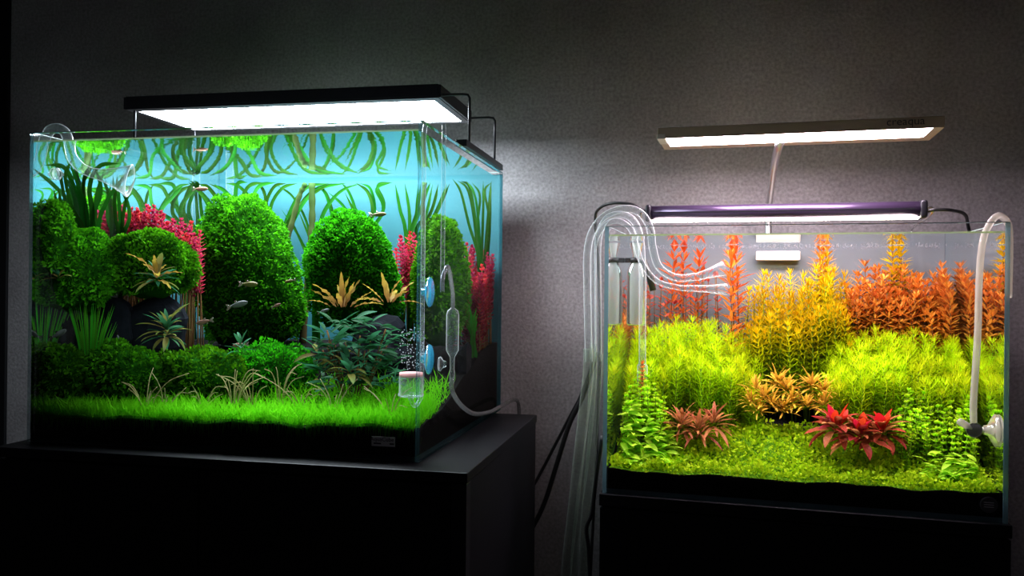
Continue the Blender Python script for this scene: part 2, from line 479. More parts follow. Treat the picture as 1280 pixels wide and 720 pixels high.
# ------------------------------------------------------------------ aquariums
def aquarium(T, t, rim, label, film, filmcol):
    r = root('aquarium', T, (T.W / 2, T.D / 2, 0), label, 'aquarium')
    W, D = T.W, T.D
    g = [M['pane'], M['edge'] if T is Q else M['edge_l'], M['pane_in']]
    e = dict(top=1, bottom=1, front=1, back=1, left=1, right=1)
    def pane(*b, out, inn):
        MB().box(*b, faces={**e, out: 0, inn: 2}).part('pane', g, r, False)
    pane(0, t, 0, D, 0, rim, out='left', inn='right')
    pane(W - t, W, 0, D, 0, rim, out='right', inn='left')
    pane(t + .0002, W - t - .0002, .0003, t, .0, rim, out='front', inn='back')
    pane(t + .0002, W - t - .0002, D - t, D, .0, rim, out='back', inn='front')
    pane(t + .0002, W - t - .0002, t + .0002, D - t - .0002, 0, t, out='bottom', inn='top')
    e_ = .0011
    for q in ((0, W, 0, t), (0, W, D - t, D), (0, t, t, D - t), (W - t, W, t, D - t)):
        MB().box(*q, rim + .00005, rim + e_).part('polished_rim', M['rim'], r, False)
    MB().box(.001, W - .001, D + .0003, D + .0014, 0, film).part('background_film', filmcol, r, False)
    return r
tank_l = aquarium(L, .006, .454, 'cool-lit aquarium of mossy mounds and green lawn with teal background', .452, M['film_l'])
tank_r = aquarium(Q, .006, .40, 'warm-lit aquarium of orange, yellow and lime plants with pale background', .396, M['film_r'])

def text_mesh(body, size, mat, name='lettering', extrude=.0002):
    cu = bpy.data.curves.new('txt', 'FONT'); cu.body = body; cu.size = size; cu.extrude = extrude; cu.align_x = 'CENTER'; cu.align_y = 'CENTER'
    cu.resolution_u = 3
    ob = bpy.data.objects.new('txt', cu); COL.objects.link(ob)
    dg = bpy.context.evaluated_depsgraph_get()
    me = bpy.data.meshes.new_from_object(ob.evaluated_get(dg)); me.name = name
    bpy.data.objects.remove(ob); me.materials.clear(); me.materials.append(mat)
    return me
FACE = Euler((math.pi / 2, 0, 0)).to_quaternion()      # letters stand upright and look to the front
# the sticker on the front of the left tank
c = L.at(479, 552, -.0006)
st = MB().rbox(c.x - .0165, c.x + .0165, -.0008, .0003, c.z - .0065, c.z + .0065, .0003).part('sticker', M['sticker'], tank_l, False)
_p = P0[tank_l.name]
put('lettering', text_mesh('AquaCube', .0078, M['ink']), st, loc=Vector((c.x - .0015, -.0009, c.z + .0028)) - _p, rot=FACE)
sub(MB().box(c.x - .0135, c.x - .003, -.001, -.0006, c.z - .0036, c.z - .0018), 'print', M['ink'], st, tank_l, False)
sub(MB().box(c.x + .009, c.x + .0155, -.001, -.0006, c.z - .0036, c.z - .0018), 'print', M['ink'], st, tank_l, False)
# the round badge on the right tank
c = Q.at(1236, 631, -.0006)
bd = MB().lathe([(0, 0), (0, .0105), (.0008, .011), (.0012, .0095), (.0012, 0)], (c.x, .0003, c.z), (0, -1, 0), 24).part('badge', M['badge'], tank_r, False)
for k in (-1, 0, 1):
    sub(MB().box(c.x - .006, c.x + .006, -.0012, -.0008, c.z + k * .003 - .0005, c.z + k * .003 + .0005), 'print', M['steel'], bd, tank_r, False)

# ------------------------------------------------------------------ soil and water
def noise2(x, y, s=1.):
    return (math.sin(x * 37 * s + 1.3) * math.cos(y * 41 * s + .4) + .5 * math.sin(x * 83 * s + y * 61 * s) + .3 * math.cos(y * 131 * s - x * 97 * s)) / 1.8
def sm(x, a, b):
    x = min(1, max(0, (x - a) / (b - a))); return x * x * (3 - 2 * x)
def soil_l(u, v): return .036 + .010 * u + .088 * sm(v, .02, .47) + .004 * noise2(u, v)
def soil_r(u, v): return .034 + .004 * u + .075 * sm(v, .03, .34) + .003 * noise2(u, v)
def soil(T, fn, t, label):
    mb = MB(); nx, ny = 60, 40
    u0, u1, v0, v1 = t + .0008, T.W - t - .0008, t + .0008, T.D - t - .0008
    vs, fs = [], []
    for j in range(ny + 1):
        for i in range(nx + 1):
            u = u0 + (u1 - u0) * i / nx; v = v0 + (v1 - v0) * j / ny
            vs.append((u, v, fn(u, v)))
    for j in range(ny):
        for i in range(nx):
            k = j * (nx + 1) + i; fs.append((k, k + 1, k + nx + 2, k + nx + 1))
    mb.add(vs, fs)
    base = t + .0005
    ring = [(u0 + (u1 - u0) * i / nx, v0) for i in range(nx + 1)] + [(u1, v0 + (v1 - v0) * j / ny) for j in range(1, ny + 1)] \
        + [(u0 + (u1 - u0) * i / nx, v1) for i in range(nx - 1, -1, -1)] + [(u0, v0 + (v1 - v0) * j / ny) for j in range(ny - 1, 0, -1)]
    vs = [(u, v, fn(u, v)) for u, v in ring] + [(u, v, base) for u, v in ring]
    n = len(ring)
    mb.add(vs, [(i, n + i, n + (i + 1) % n, (i + 1) % n) for i in range(n)] + [tuple(range(2 * n - 1, n - 1, -1))])
    return mb.top('soil_bed', M['soil'], T, (T.W / 2, T.D / 2, base), label, 'soil', kind='stuff')
soil(L, soil_l, .006, 'dark soil sloping up under the mossy mounds in the cool-lit aquarium')
soil(Q, soil_r, .006, 'dark soil layer under the orange and lime plants in the warm-lit aquarium')
WL, WR = .4425, .387
def water(T, w, label):
    t = .0062
    mb = MB().add([(t, t, w), (T.W - t, t, w), (T.W - t, T.D - t, w), (t, T.D - t, w)], [(0, 1, 2, 3)])
    y0 = t + .0002; h = .0018
    for a, b, c_, d in (((t, y0), (T.W - t, y0), (T.W - t, y0 + .002), (t, y0 + .002)),):
        mb.add([(*a, w + h), (*b, w + h), (*c_, w), (*d, w)], [(0, 1, 2, 3)], 1)
        mb.add([(*a, w + h), (*b, w + h), (*b, w - .0006), (*a, w - .0006)], [(0, 1, 2, 3)], 1)
    o = mb.top('water_surface', [M['water'], M['meniscus']], T, (T.W / 2, T.D / 2, w), label, 'water', kind='stuff', smooth=False)
water(L, WL, 'mirror-like water surface above the mossy mounds')
water(Q, WR, 'mirror-like water surface above the orange and yellow plants')

# ------------------------------------------------------------------ lamps
def hanging_lamp():
    x0, x1, y0, y1, z0, z1 = -.012, .556, .228, .432, .538, .561
    r = root('aquarium_lamp', L, ((x0 + x1) / 2, (y0 + y1) / 2, .455), 'flat black LED lamp on wire legs above the mossy aquarium', 'lamp')
    MB().rbox(x0, x1, y0, y1, z0 + .002, z1, .0015).part('housing', M['black_metal'], r, False)
    mb = MB()
    b = .012
    for q in ((x0, x1, y0, y0 + b * 1.6), (x0, x1, y1 - b * .6, y1), (x0, x0 + b, y0 + b * 1.6, y1 - b * .6), (x1 - b, x1, y0 + b * 1.6, y1 - b * .6)):
        mb.box(*q, z0, z0 + .0025)
    mb.part('frame', M['black_metal'], r, False)
    MB().add([(x0 + b, y0 + b, z0 + .001), (x0 + b, y1 - b, z0 + .001), (x1 - b, y1 - b, z0 + .001), (x1 - b, y0 + b, z0 + .001)], [(0, 1, 2, 3)]).part('diffuser', M['led_l'], r, False)
    for sx, xe, xr in ((-1, x0, .003), (1, x1, L.W - .003)):
        xo = xr + sx * .004
        MB().rbox(xr - .009, xr + .009, .205, .475, .4550, .466, .0012).part('foot_bar', M['black_metal'], r, False)
        for yv in (.240, .424):
            p = [(xe - sx * .004, yv, .545), (xe + sx * .004, yv, .545), (xo - sx * .012, yv, .545), (xo - sx * .003, yv, .5435), (xo, yv, .5385), (xo, yv, .53), (xo, yv, .46)]
            MB().tube(p, .0022, 8).part('leg', M['black_metal'], r)
        MB().rbox(min(xe, xe + sx * .004), max(xe, xe + sx * .004), y0 + .001, y1 - .001, z0 + .001, z1 - .001, .0008).part('end_cap', M['black_metal'], r, False)
hanging_lamp()

def gooseneck_lamp():
    v0, v1 = .085, .195
    A = Q.at(822, 173, v0); B = Q.at(1181, 159, v0)
    x0, x1, z0 = A.x, B.x, (A.z + B.z) / 2 ; z1 = z0 + .0165
    r = root('clip_lamp', Q, (.265, .35, .40), 'slim taupe LED lamp on a gooseneck clipped to the warm-lit aquarium', 'lamp')
    MB().rbox(x0, x1, v0, v1, z0 + .002, z1, .001).part('housing', M['taupe'], r, False)
    mb = MB(); b = .010
    for q in ((x0 + .013, x1, v0, v0 + .004), (x0, x1, v1 - .03, v1), (x0, x0 + .013, v0, v1 - .03), (x1 - .014, x1, v0 + .004, v1 - .03)):
        mb.box(*q, z0, z0 + .0022)
    mb.part('frame', M['taupe'], r, False)
    MB().rbox(x0 - .0012, x0 + .012, v0 - .0006, v0 + .05, z0 - .001, z0 + .007, .0008).part('end_cap', M['taupe_end'], r, False)
    y0, y1, zl = v0 + .004, v1 - .03, z0 + .0006
    df = MB().add([(x0 + .013, y0, zl), (x0 + .013, y1, zl), (x1 - .014, y1, zl), (x1 - .014, y0, zl)], [(0, 1, 2, 3)]).part('diffuser', M['led_pink'], r, False)
    for k in range(9):
        xx = x0 + .03 + (x1 - x0 - .06) * k / 8
        sub(MB().lathe([(0, .004), (-.0004, .0034), (-.0006, 0)], (xx, y0 + .008, zl - .0001), (0, 0, 1), 12), 'led_chip', M['led_spot'], df, r)
    # gooseneck: ribbed flexible tube
    top = Q.at(968, 179, .16)
    base = Vector((Q.at(961, 250, .352).x, .3695, .43))
    pts = spline([(top.x + .010, .155, z0 + .002), (top.x + .006, .168, z0 - .008), (base.x + .006, .24, z0 - .026), (base.x, .354, z0 - .085), (base.x, .3692, .44), (base.x, .3695, .41), (base.x, .3695, .392)], 16)
    rad = [.0060 + (.0008 if i % 2 else -.0005) for i in range(len(pts))]
    MB().tube(pts, rad, 12).part('gooseneck', M['steel'], r)
    cu = Q.at(1132, 152, v0)
    cx = cu.x
    put('lettering', text_mesh('creaqua', .0165, M['lettering']), r, loc=Vector((cx, v0 - .0002, (z0 + z1) / 2 + .0022)) - P0[r.name], rot=FACE)
    # clamp over the back rim
    a = Q.at(945, 300, .352); d = Q.at(1000, 317, .352)
    cl = MB().rbox(a.x, d.x, .338, .3535, .362, .379, .002).part('clamp', M['white_plastic'], r, False)
    sub(MB().rbox(a.x + .008, d.x - .008, .339, .378, .4010, .408, .002), 'clamp_bridge', M['white_plastic'], cl, r, False)
    sub(MB().rbox(a.x + .004, d.x - .004, .3625, .378, .36, .407, .002), 'clamp_jaw', M['white_plastic'], cl, r, False)
gooseneck_lamp()

def bar_lamp():
    v = .18
    A = Q.at(808, 277, v); B = Q.at(1158, 275, v)
    x0, x1 = A.x, B.x; z0 = (A.z + B.z) / 2
    r = root('bar_lamp', Q, ((x0 + x1) / 2, v, .401), 'dark plum tube LED lamp lying across the warm-lit aquarium', 'lamp')
    zc = z0 + .0150
    pr = [(0, 0), (0, .0128), (x1 - x0 - .016, .0128), (x1 - x0 - .016, 0)]
    MB().lathe(pr, (x0 + .008, v, zc), (1, 0, 0), 20).part('tube', M['purple_metal'], r)
    MB().box(x0 + .012, x1 - .018, v - .0128, v - .0112, zc - .001, zc + .0015).part('groove', M['black_metal'], r, False)
    for q in ((x0 - .001, x0 + .009), (x1 - .011, x1)):
        MB().rbox(q[0], q[1], v - .0142, v + .0142, zc - .0142, zc + .0142, .004, 3).part('end_cap', M['black_metal'], r)
    MB().box(x0 + .010, x1 - .012, v - .0075, v + .0075, zc - .0146, zc - .012).part('light_strip', M['led_bar'], r, False)
    for s, xe in ((-1, x0), (1, x1)):
        for yv in (v + .006,):
            xq = xe + s * .012
            MB().tube(spline([(xe - s * .004, yv, zc), (xe + s * .004, yv, zc + .004), (xq - s * .001, yv + .01, zc + .003), (xq, yv + .03, zc - .006), (xq, .362, .42), (xq, .366, .402), (xq, .366, .36)], 5), .0018, 8).part('wire_bracket', M['steel'], r)
bar_lamp()

# ------------------------------------------------------------------ plant toolbox
def blades(P, D, Ln, Wd, bend, wb=.35, tt=(0., 1.), side=None):
    """N little leaves as one point set: base pair, middle pair, tip. P, D, bend: (N,3); Ln, Wd: (N,)"""
    n = len(P)
    Ln = np.broadcast_to(Ln, (n,))[:, None]; Wd = np.broadcast_to(Wd, (n,))[:, None]
    if side is None:
        side = np.cross(D, NPR.normal(size=(n, 3)))
    side = side / (np.linalg.norm(side, axis=1, keepdims=True) + 1e-9)
    mid = P + D * Ln * .5 + bend * Ln * .18
    tip = P + D * Ln * .93 + bend * Ln * .62
    V = np.stack([P - side * Wd * wb * .5, P + side * Wd * wb * .5, mid + side * Wd * .5, mid - side * Wd * .5, tip], 1).reshape(-1, 3)
    k = np.arange(n)[:, None] * 5
    return V, k + np.array([[0, 1, 2, 3]]), k + np.array([[3, 2, 4]])

def np_mesh(name, V, Qd, Tr, T, mats):
    me = bpy.data.meshes.new(name)
    nv, nq, nt_ = len(V), len(Qd), len(Tr)
    me.vertices.add(nv); me.vertices.foreach_set('co', V.astype(np.float32).ravel())
    loops = np.concatenate([Qd.ravel(), Tr.ravel()]).astype(np.int32)
    me.loops.add(len(loops)); me.loops.foreach_set('vertex_index', loops)
    me.polygons.add(nq + nt_)
    starts = np.concatenate([np.arange(nq) * 4, nq * 4 + np.arange(nt_) * 3]).astype(np.int32)
    me.polygons.foreach_set('loop_start', starts)
    at = me.attributes.new('t', 'FLOAT', 'POINT'); at.data.foreach_set('value', np.asarray(T, np.float32))
    for m in (mats if isinstance(mats, (list, tuple)) else [mats]): me.materials.append(m)
    me.update(calc_edges=True); me.validate()
    return me

def leaf_mesh(name, mat, Ln, Wd, droop=.6, nseg=6, fold=.25, peak=.45, wave=0., point=1.):
    """a leaf growing from the origin along +X, upper side +Z, bending down by droop radians"""
    mb = MB(); vs = []; ts = []
    p = Vector((0, 0, 0)); ang = 0.
    for i in range(nseg + 1):
        s = i / nseg
        if i:
            ang = -droop * (s - .5 / nseg)
            p = p + Vector((math.cos(ang), 0, math.sin(ang))) * (Ln / nseg)
        w = Wd * .5 * max(.0, (math.sin(math.pi * s ** (math.log(.5) / math.log(peak)))) ** (.75 * point))
        w = max(w, Wd * .05 * (1 - s))
        up = Vector((-math.sin(ang), 0, math.cos(ang)))
        rip = wave * math.sin(s * 19) * w
        vs += [p + Vector((0, -w, 0)) + up * (fold * w + rip), p - up * .0, p + Vector((0, w, 0)) + up * (fold * w - rip)]
        ts += [s] * 3
    fs = []
    for i in range(nseg):
        a = i * 3
        fs += [(a, a + 1, a + 4, a + 3), (a + 1, a + 2, a + 5, a + 4)]
    mb.add(vs, fs, 0, ts)
    return mb.mesh(name, mat)

def orient(az, el, roll=0.):
    return Euler((0, 0, az)).to_quaternion() @ Euler((0, -el, 0)).to_quaternion() @ Euler((roll, 0, 0)).to_quaternion()

def rosette(name, T, p0, label, cat, meshes, n, el=(.2, 1.2), sc=(.7, 1.1), group=None, spread=.004, stalk=0., az0=None, squash=1.):
    r = root(name, T, p0, label, cat, group)
    for i in range(n):
        az = (az0 if az0 is not None else 0) + i * 2.39996 + RND.uniform(-.3, .3)
        f = i / max(1, n - 1)
        e = el[1] + (el[0] - el[1]) * f + RND.uniform(-.15, .15)
        s = RND.uniform(*sc)
        rr = spread * f
        put('leaf', RND.choice(meshes), r, loc=(math.cos(az) * rr, math.sin(az) * rr * squash, stalk * (1 - f) * RND.uniform(.5, 1)),
            rot=orient(az, e, RND.uniform(-.25, .25)), scale=s)
    return r

_cache = {}
def shoot(kind, length, var, mats):
    """one stem with its leaves (canonical, along +Z): stem mesh and leaf mesh, cached by size"""
    lb = max(.02, round(length / .012) * .012)
    key = (kind, round(lb, 3), var, mats[1].name)
    if key in _cache: return _cache[key], lb
    gap, nl, Ll, Lw, el, wb, bd = dict(
        feather=(.0060, 10, .025, .0012, .30, .8, .30),
        needle=(.0085, 9, .024, .0019, .35, .6, .22),
        lance=(.0100, 6, .029, .0042, .45, .35, -.18),
        biglance=(.0150, 5, .040, .0062, .60, .3, -.20),
        oval=(.0080, 4, .0095, .0060, .35, .6, -.10),
        tiny=(.0065, 4, .0100, .0044, .55, .45, -.15),
        rotala=(.0060, 4, .0135, .0052, .60, .4, -.15),
        pairs=(.0170, 2, .0190, .0052, .15, .4, .05))[kind]
    nw = max(2, int(lb / gap))
    P, D, Bn, Ls, Ws, tt, Sd = [], [], [], [], [], [], []
    for w in range(nw + 1):
        f = w / nw
        z = lb * (.06 + .94 * f) if nw < 4 else lb * f
        if kind in ('biglance', 'lance', 'needle') and f < .12: continue
        if kind == 'rotala' and lb > .08 and z < lb - .085: continue
        crown = max(0., (z - lb + gap * 2.2) / (gap * 2.2))
        for k in range(nl + (3 if crown > .6 else 0)):
            az = 2 * math.pi * k / nl + w * (math.pi / 2 if nl == 2 else .9) + NPR.uniform(-.25, .25)
            e = el + crown * .55 + NPR.uniform(-.18, .18)
            d = (math.cos(az) * math.cos(e), math.sin(az) * math.cos(e), math.sin(e))
            P.append((0, 0, z)); D.append(d)
            Ls.append(Ll * NPR.uniform(.8, 1.15) * (1 - .35 * crown) * (.8 + .2 * f)); Ws.append(Lw * NPR.uniform(.85, 1.15))
            Bn.append((0, 0, bd)); Sd.append((-math.sin(az), math.cos(az), NPR.uniform(-.4, .4)))
            tt.append(f)
    V, q, t3 = blades(np.array(P), np.array(D), np.array(Ls), np.array(Ws), np.array(Bn), wb, side=np.array(Sd))
    tv = np.repeat(np.array(tt), 5)
    lm = np_mesh('leaves', V, q, t3, tv, mats[1])
    smh = MB().tube([(0, 0, -.006), (0, 0, lb * .5), (0, 0, lb)], [.0014, .0011, .0007], 5).mesh('stem', mats[0])
    _cache[key] = (smh, lm)
    return (smh, lm), lb

def interp(xs, x):
    for (a, ya), (b, yb) in zip(xs, xs[1:]):
        if a <= x <= b: return ya + (yb - ya) * (x - a) / (b - a)
    return xs[0][1] if x < xs[0][0] else xs[-1][1]

def bush(name, T, fn, label, cat, kind, mats, n, top, drop, v0, v1, group=None, lean=.12, nvar=3, margin=.02, jit=8., upto=None):
    """stems of one plant clump. top: silhouette [(px, py)], drop: how much lower the front stems end"""
    px0, px1 = top[0][0], top[-1][0]
    mid = T.at((px0 + px1) / 2, interp(top, (px0 + px1) / 2), (v0 + v1) / 2)
    p0 = Vector((mid.x, mid.y, fn(mid.x, mid.y)))
    r = root(name, T, p0, label, cat, group)
    for i in range(n):
        g = (i * .618034 + .37) % 1.0
        s = (i + RND.random()) / n
        px = px0 + (px1 - px0) * g + RND.uniform(-3, 3)
        v = v0 + (v1 - v0) * s
        py = interp(top, px) + (1 - s) * drop + RND.uniform(-.25, 1.) * jit
        tip = T.at(px, py, v)
        tip.x = min(max(tip.x, margin), T.W - margin); tip.y = min(max(tip.y, margin), T.D - margin * .8)
        tip.z = min(tip.z, (WL if T is L else WR) - .010)
        bx = tip.x + RND.uniform(-lean, lean) * .12; by = tip.y + RND.uniform(-lean, lean) * .1
        bx = min(max(bx, margin), T.W - margin); by = min(max(by, margin), T.D - margin)
        b = Vector((bx, by, fn(bx, by) - .002))
        if tip.z < b.z + .02: tip.z = b.z + .02
        ln = (tip - b).length
        (a, l), lb = shoot(kind, ln, i % nvar, mats)
        q = Vector((0, 0, 1)).rotation_difference((tip - b).normalized()) @ Euler((0, 0, RND.uniform(0, 6.28))).to_quaternion()
        so = put('stem', a, r, loc=b - p0, rot=q, scale=ln / lb)
        put('leaves', l, so)
    return r

def ribbon_mb(pts, w0, w1, face=(0, -1, 0)):
    """a strap-shaped leaf along a spline; the flat side looks towards face"""
    P = spline(pts, 6); n = len(P)
    vs, ts = [], []
    for i, p in enumerate(P):
        t = (P[min(i + 1, n - 1)] - P[max(i - 1, 0)]).normalized()
        sd = t.cross(Vector(face))
        sd = sd.normalized() if sd.length > 1e-4 else Vector((1, 0, 0))
        f = i / (n - 1)
        w = (w0 + (w1 - w0) * f) * .5 * (1 if f < .85 else max(.08, (1 - f) / .15))
        nn = t.cross(sd)
        vs += [p - sd * w, p + nn * w * .35, p + sd * w]; ts += [f] * 3
    fs = []
    for i in range(n - 1):
        a = 3 * i; fs += [(a, a + 1, a + 4, a + 3), (a + 1, a + 2, a + 5, a + 4)]
    return MB().add(vs, fs, 0, ts)

# ------------------------------------------------------------------ left tank: mounds
def mound(c, rad, label, nfr, seed, group='mossy mounds in the cool-lit aquarium', power=.8, flen=.0075, core=None, mat='moss', cut=-.75, back=0., taper=0., rough=.15):
    """a stone overgrown with moss; c is the centre, rad the half-axes"""
    rs = random.Random(seed)
    ph = [(rs.uniform(0, 6.3), rs.uniform(0, 6.3), rs.uniform(1.5, 4.5), rs.uniform(1.5, 4.5)) for _ in range(6)]
    def fn(d):
        q = sum(math.sin(a + k1 * d.x * 2 + d.z) * math.cos(b + k2 * d.y * 2 - d.z * 1.5) for a, b, k1, k2 in ph) / 6
        sq = (abs(d.x) ** (2 / power) + abs(d.y) ** (2 / power) + abs(d.z) ** (2 / power)) ** (-power / 2)
        return sq * (1 + rough * q)
    c = Vector(c)
    p0 = Vector((c.x, c.y, c.z - rad[2]))
    r = root('moss_mound', L, p0, label, 'moss', group)
    mbs = MB().blob(c, [q * .92 for q in rad], 24, 14, fn)
    mbs.v = [(c.x + (x - c.x) * (1 - taper * (z - c.z) / rad[2]), c.y + (y - c.y) * (1 - taper * (z - c.z) / rad[2]), z) for x, y, z in mbs.v]
    mbs.v = [(min(max(x, .0075), L.W - .0075), y + back * max(0, (c.z + rad[2] * .25 - z) / rad[2]), z) for x, y, z in mbs.v]
    mbs.part('stone', M['moss_base'], r)
    d = NPR.normal(size=(nfr, 3)); d /= np.linalg.norm(d, axis=1, keepdims=True)
    d = d[d[:, 2] > cut]
    q = np.array([fn(Vector(x)) for x in d])
    P = np.array(c) + d * np.array(rad) * (q * .95)[:, None]
    nrm = d / np.array(rad); nrm /= np.linalg.norm(nrm, axis=1, keepdims=True)
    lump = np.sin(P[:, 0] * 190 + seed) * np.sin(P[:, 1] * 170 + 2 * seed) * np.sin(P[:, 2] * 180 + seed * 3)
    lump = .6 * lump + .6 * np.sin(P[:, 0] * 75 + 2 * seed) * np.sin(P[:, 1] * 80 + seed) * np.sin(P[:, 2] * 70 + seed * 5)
    P = P + nrm * (lump * .0055)[:, None]
    tp_ = 1 - taper * (P[:, 2] - c.z) / rad[2]
    P[:, 0] = c.x + (P[:, 0] - c.x) * tp_; P[:, 1] = c.y + (P[:, 1] - c.y) * tp_
    P[:, 1] += back * np.clip((c.z + rad[2] * .25 - P[:, 2]) / rad[2], 0, None)
    D = nrm * .75 + NPR.normal(size=nrm.shape) * .48 + np.array([0, 0, .30]); D /= np.linalg.norm(D, axis=1, keepdims=True)
    keep = (P[:, 0] > .008) & (P[:, 0] < L.W - .008) & (P[:, 1] < L.D - .008) & (P[:, 1] > .008)
    P, D, lump = P[keep], D[keep], lump[keep]
    n = len(P)
    V, qd, tr = blades(P - np.array(p0), D, NPR.uniform(.6, 1.2, n) * flen, NPR.uniform(.0026, .0045, n), np.tile([0, 0, -.25], (n, 1)), .7)
    V = np.clip(V, np.array([.0068, .0068, -1]) - np.array(p0), np.array([L.W - .0068, L.D - .0068, 1]) - np.array(p0))
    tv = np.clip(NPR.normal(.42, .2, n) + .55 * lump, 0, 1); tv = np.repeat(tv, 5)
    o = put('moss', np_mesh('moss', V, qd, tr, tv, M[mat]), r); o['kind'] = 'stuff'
    return r

def mound_px(px, top, half, bot, v, dv, label, nfr, seed, **kw):
    a = L.at(px, top, v); b = L.at(px, bot, v); e = L.at(px + half, (top + bot) / 2, v)
    g = soil_l(min(max(a.x, .02), .58), v)
    zb = max(b.z, g - .03)
    c = (a.x, v, (a.z + zb) / 2)
    return mound(c, (abs(e.x - a.x), dv, (a.z - zb) / 2), label, nfr, seed, **kw)

mound_px(302, 240, 62, 450, .33, .08, 'tall mossy dome, the largest, between teal gap and crimson plant', 13000, 1, power=.9, back=.06, taper=.16, rough=.2)
mound_px(438, 262, 54, 430, .30, .072, 'mossy dome behind amber fern leaves, second tallest', 10000, 2, power=.9, back=.06, taper=.14, rough=.2)
mound_px(92, 284, 52, 392, .085, .05, 'bushy moss cushion above the fan of thin stems', 7000, 3, power=.95, back=.0, rough=.3)
mound_px(184, 288, 54, 376, .13, .05, 'moss cushion in front of the crimson plant, behind olive rosette', 7000, 4, power=.95, back=.008, rough=.3)
mound_px(552, 268, 32, 440, .33, .070, 'narrow mossy dome beside the pink plant near the side pane', 6000, 5, power=.95, rough=.2, taper=.1)
LOW = 'low moss hummocks by the lawn'
mound_px(72, 430, 36, 500, .048, .036, 'low moss hummock in the corner under thin stems', 3600, 6, group=LOW, power=1., rough=.4)
mound_px(146, 428, 52, 505, .085, .045, 'low moss hummock between thin stem fan and lawn', 4200, 7, group=LOW, power=1., rough=.4)
mound_px(256, 436, 60, 500, .13, .055, 'low moss hummock beside the olive crypt rosette', 4200, 8, group=LOW, power=1., rough=.4)
mound_px(338, 430, 56, 500, .18, .06, 'low moss hummock below the tallest dome', 4000, 9, group=LOW, power=1., rough=.4)
mound_px(64, 250, 24, 345, .040, .026, 'dark moss tuft among ribbon leaves by the glass', 3000, 12, rough=.3)

def rock(px, py, rx, ry, v, dv, label, seed):
    a = L.at(px, py, v); e = L.at(px + rx, py + ry, v)
    rs = random.Random(seed); ph = [rs.uniform(0, 6.3) for _ in range(8)]
    def fn(d):
        q = sum(math.sin(ph[k] + (2 + k % 3) * 1.7 * (d.x, d.y, d.z)[k % 3]) for k in range(8)) / 8
        return 1 + .5 * q
    cz = max(a.z, soil_l(a.x, v) + (a.z - e.z) * .5)
    
    hw = L.at(px + rx, py, v).x - L.at(px, py, v).x
    mb = MB().blob((a.x, v, cz), (hw, dv, a.z - e.z), 20, 12, fn)
    mb.v = [(min(max(x, .0075), L.W - .0075), min(y, L.D - .0075), z) for x, y, z in mb.v]
    mb.top('stone', M['rock'], L, (a.x, v, cz), label, 'stone', 'dark stones between the mounds', smooth=False)
rock(144, 412, 26, 42, .128, .014, 'dark stone behind the fan of thin stems', 1)
rock(192, 410, 38, 44, .140, .017, 'dark stone behind the olive crypt rosette', 2)
rock(470, 440, 40, 40, .25, .05, 'dark stone behind the blue-green bush', 4)
rock(584, 484, 11, 26, .285, .018, 'dark stone by the side pane below the narrow mossy dome', 5)
rock(108, 424, 14, 30, .090, .011, 'dark stone in the hollow under the corner moss cushion', 6)

# ------------------------------------------------------------------ left tank: lawn and straws
def lawn():
    n = 15000
    u = NPR.uniform(.009, L.W - .009, n); v = .009 + NPR.uniform(0, 1, n) ** 1.25 * .20
    edge = .10 + .05 * np.sin(u * 14) + .03 * np.sin(u * 37 + 1)
    keep = (v < edge) | (NPR.uniform(size=n) < .25)
    u, v = u[keep], v[keep]; n = len(u)
    z = np.array([soil_l(a, b) for a, b in zip(u, v)])
    P = np.stack([u, v, z - .002], 1)
    D = NPR.normal(size=(n, 3)) * .42 + np.array([0, 0, 1]); D /= np.linalg.norm(D, axis=1, keepdims=True)
    bend = NPR.normal(size=(n, 3)) * .32; bend[:, 2] = -abs(bend[:, 2]) * .6
    Ln = NPR.uniform(.018, .046, n)
    V, q, t3 = blades(P, D, Ln, NPR.uniform(.0011, .0020, n), bend, .8)
    V = np.clip(V, [.0068, .0068, 0], [L.W - .0068, L.D - .01, 1])
    # roots and runners hanging down along the front pane
    tv = np.repeat(np.clip(NPR.normal(.5, .25, n), 0, 1), 5)
    p0 = np.array([.3, .1, .04])
    o = put('lawn', np_mesh('lawn', V - p0, q, t3, tv, M['grass']), None, L, p0)
    tag(o, 'bright green grass-like lawn along the front of the cool-lit aquarium', 'lawn', kind='stuff')
lawn()
def roots():
    n = 900
    u = NPR.uniform(.009, L.W - .009, n)
    z = np.array([soil_l(a, .0068) for a in u])
    P = np.stack([u, np.full(n, .00655), z + .004], 1)
    D = NPR.normal(size=(n, 3)) * .12 + np.array([0, 0, -1]); D[:, 1] = 0
    Ln = NPR.uniform(.004, .022, n)
    V, q, t3 = blades(P, D, Ln, np.full(n, .0009), np.zeros((n, 3)), 1., side=np.tile([1., 0, 0], (n, 1)))
    p0 = np.array([.3, .00655, .04])
    o = put('roots', np_mesh('roots', V - p0, q, t3, np.repeat(NPR.uniform(0, 1, n), 5), M['thin_green']), None, L, p0)
    tag(o, 'fine green roots against the front glass below the lawn', 'roots', kind='stuff')
roots()

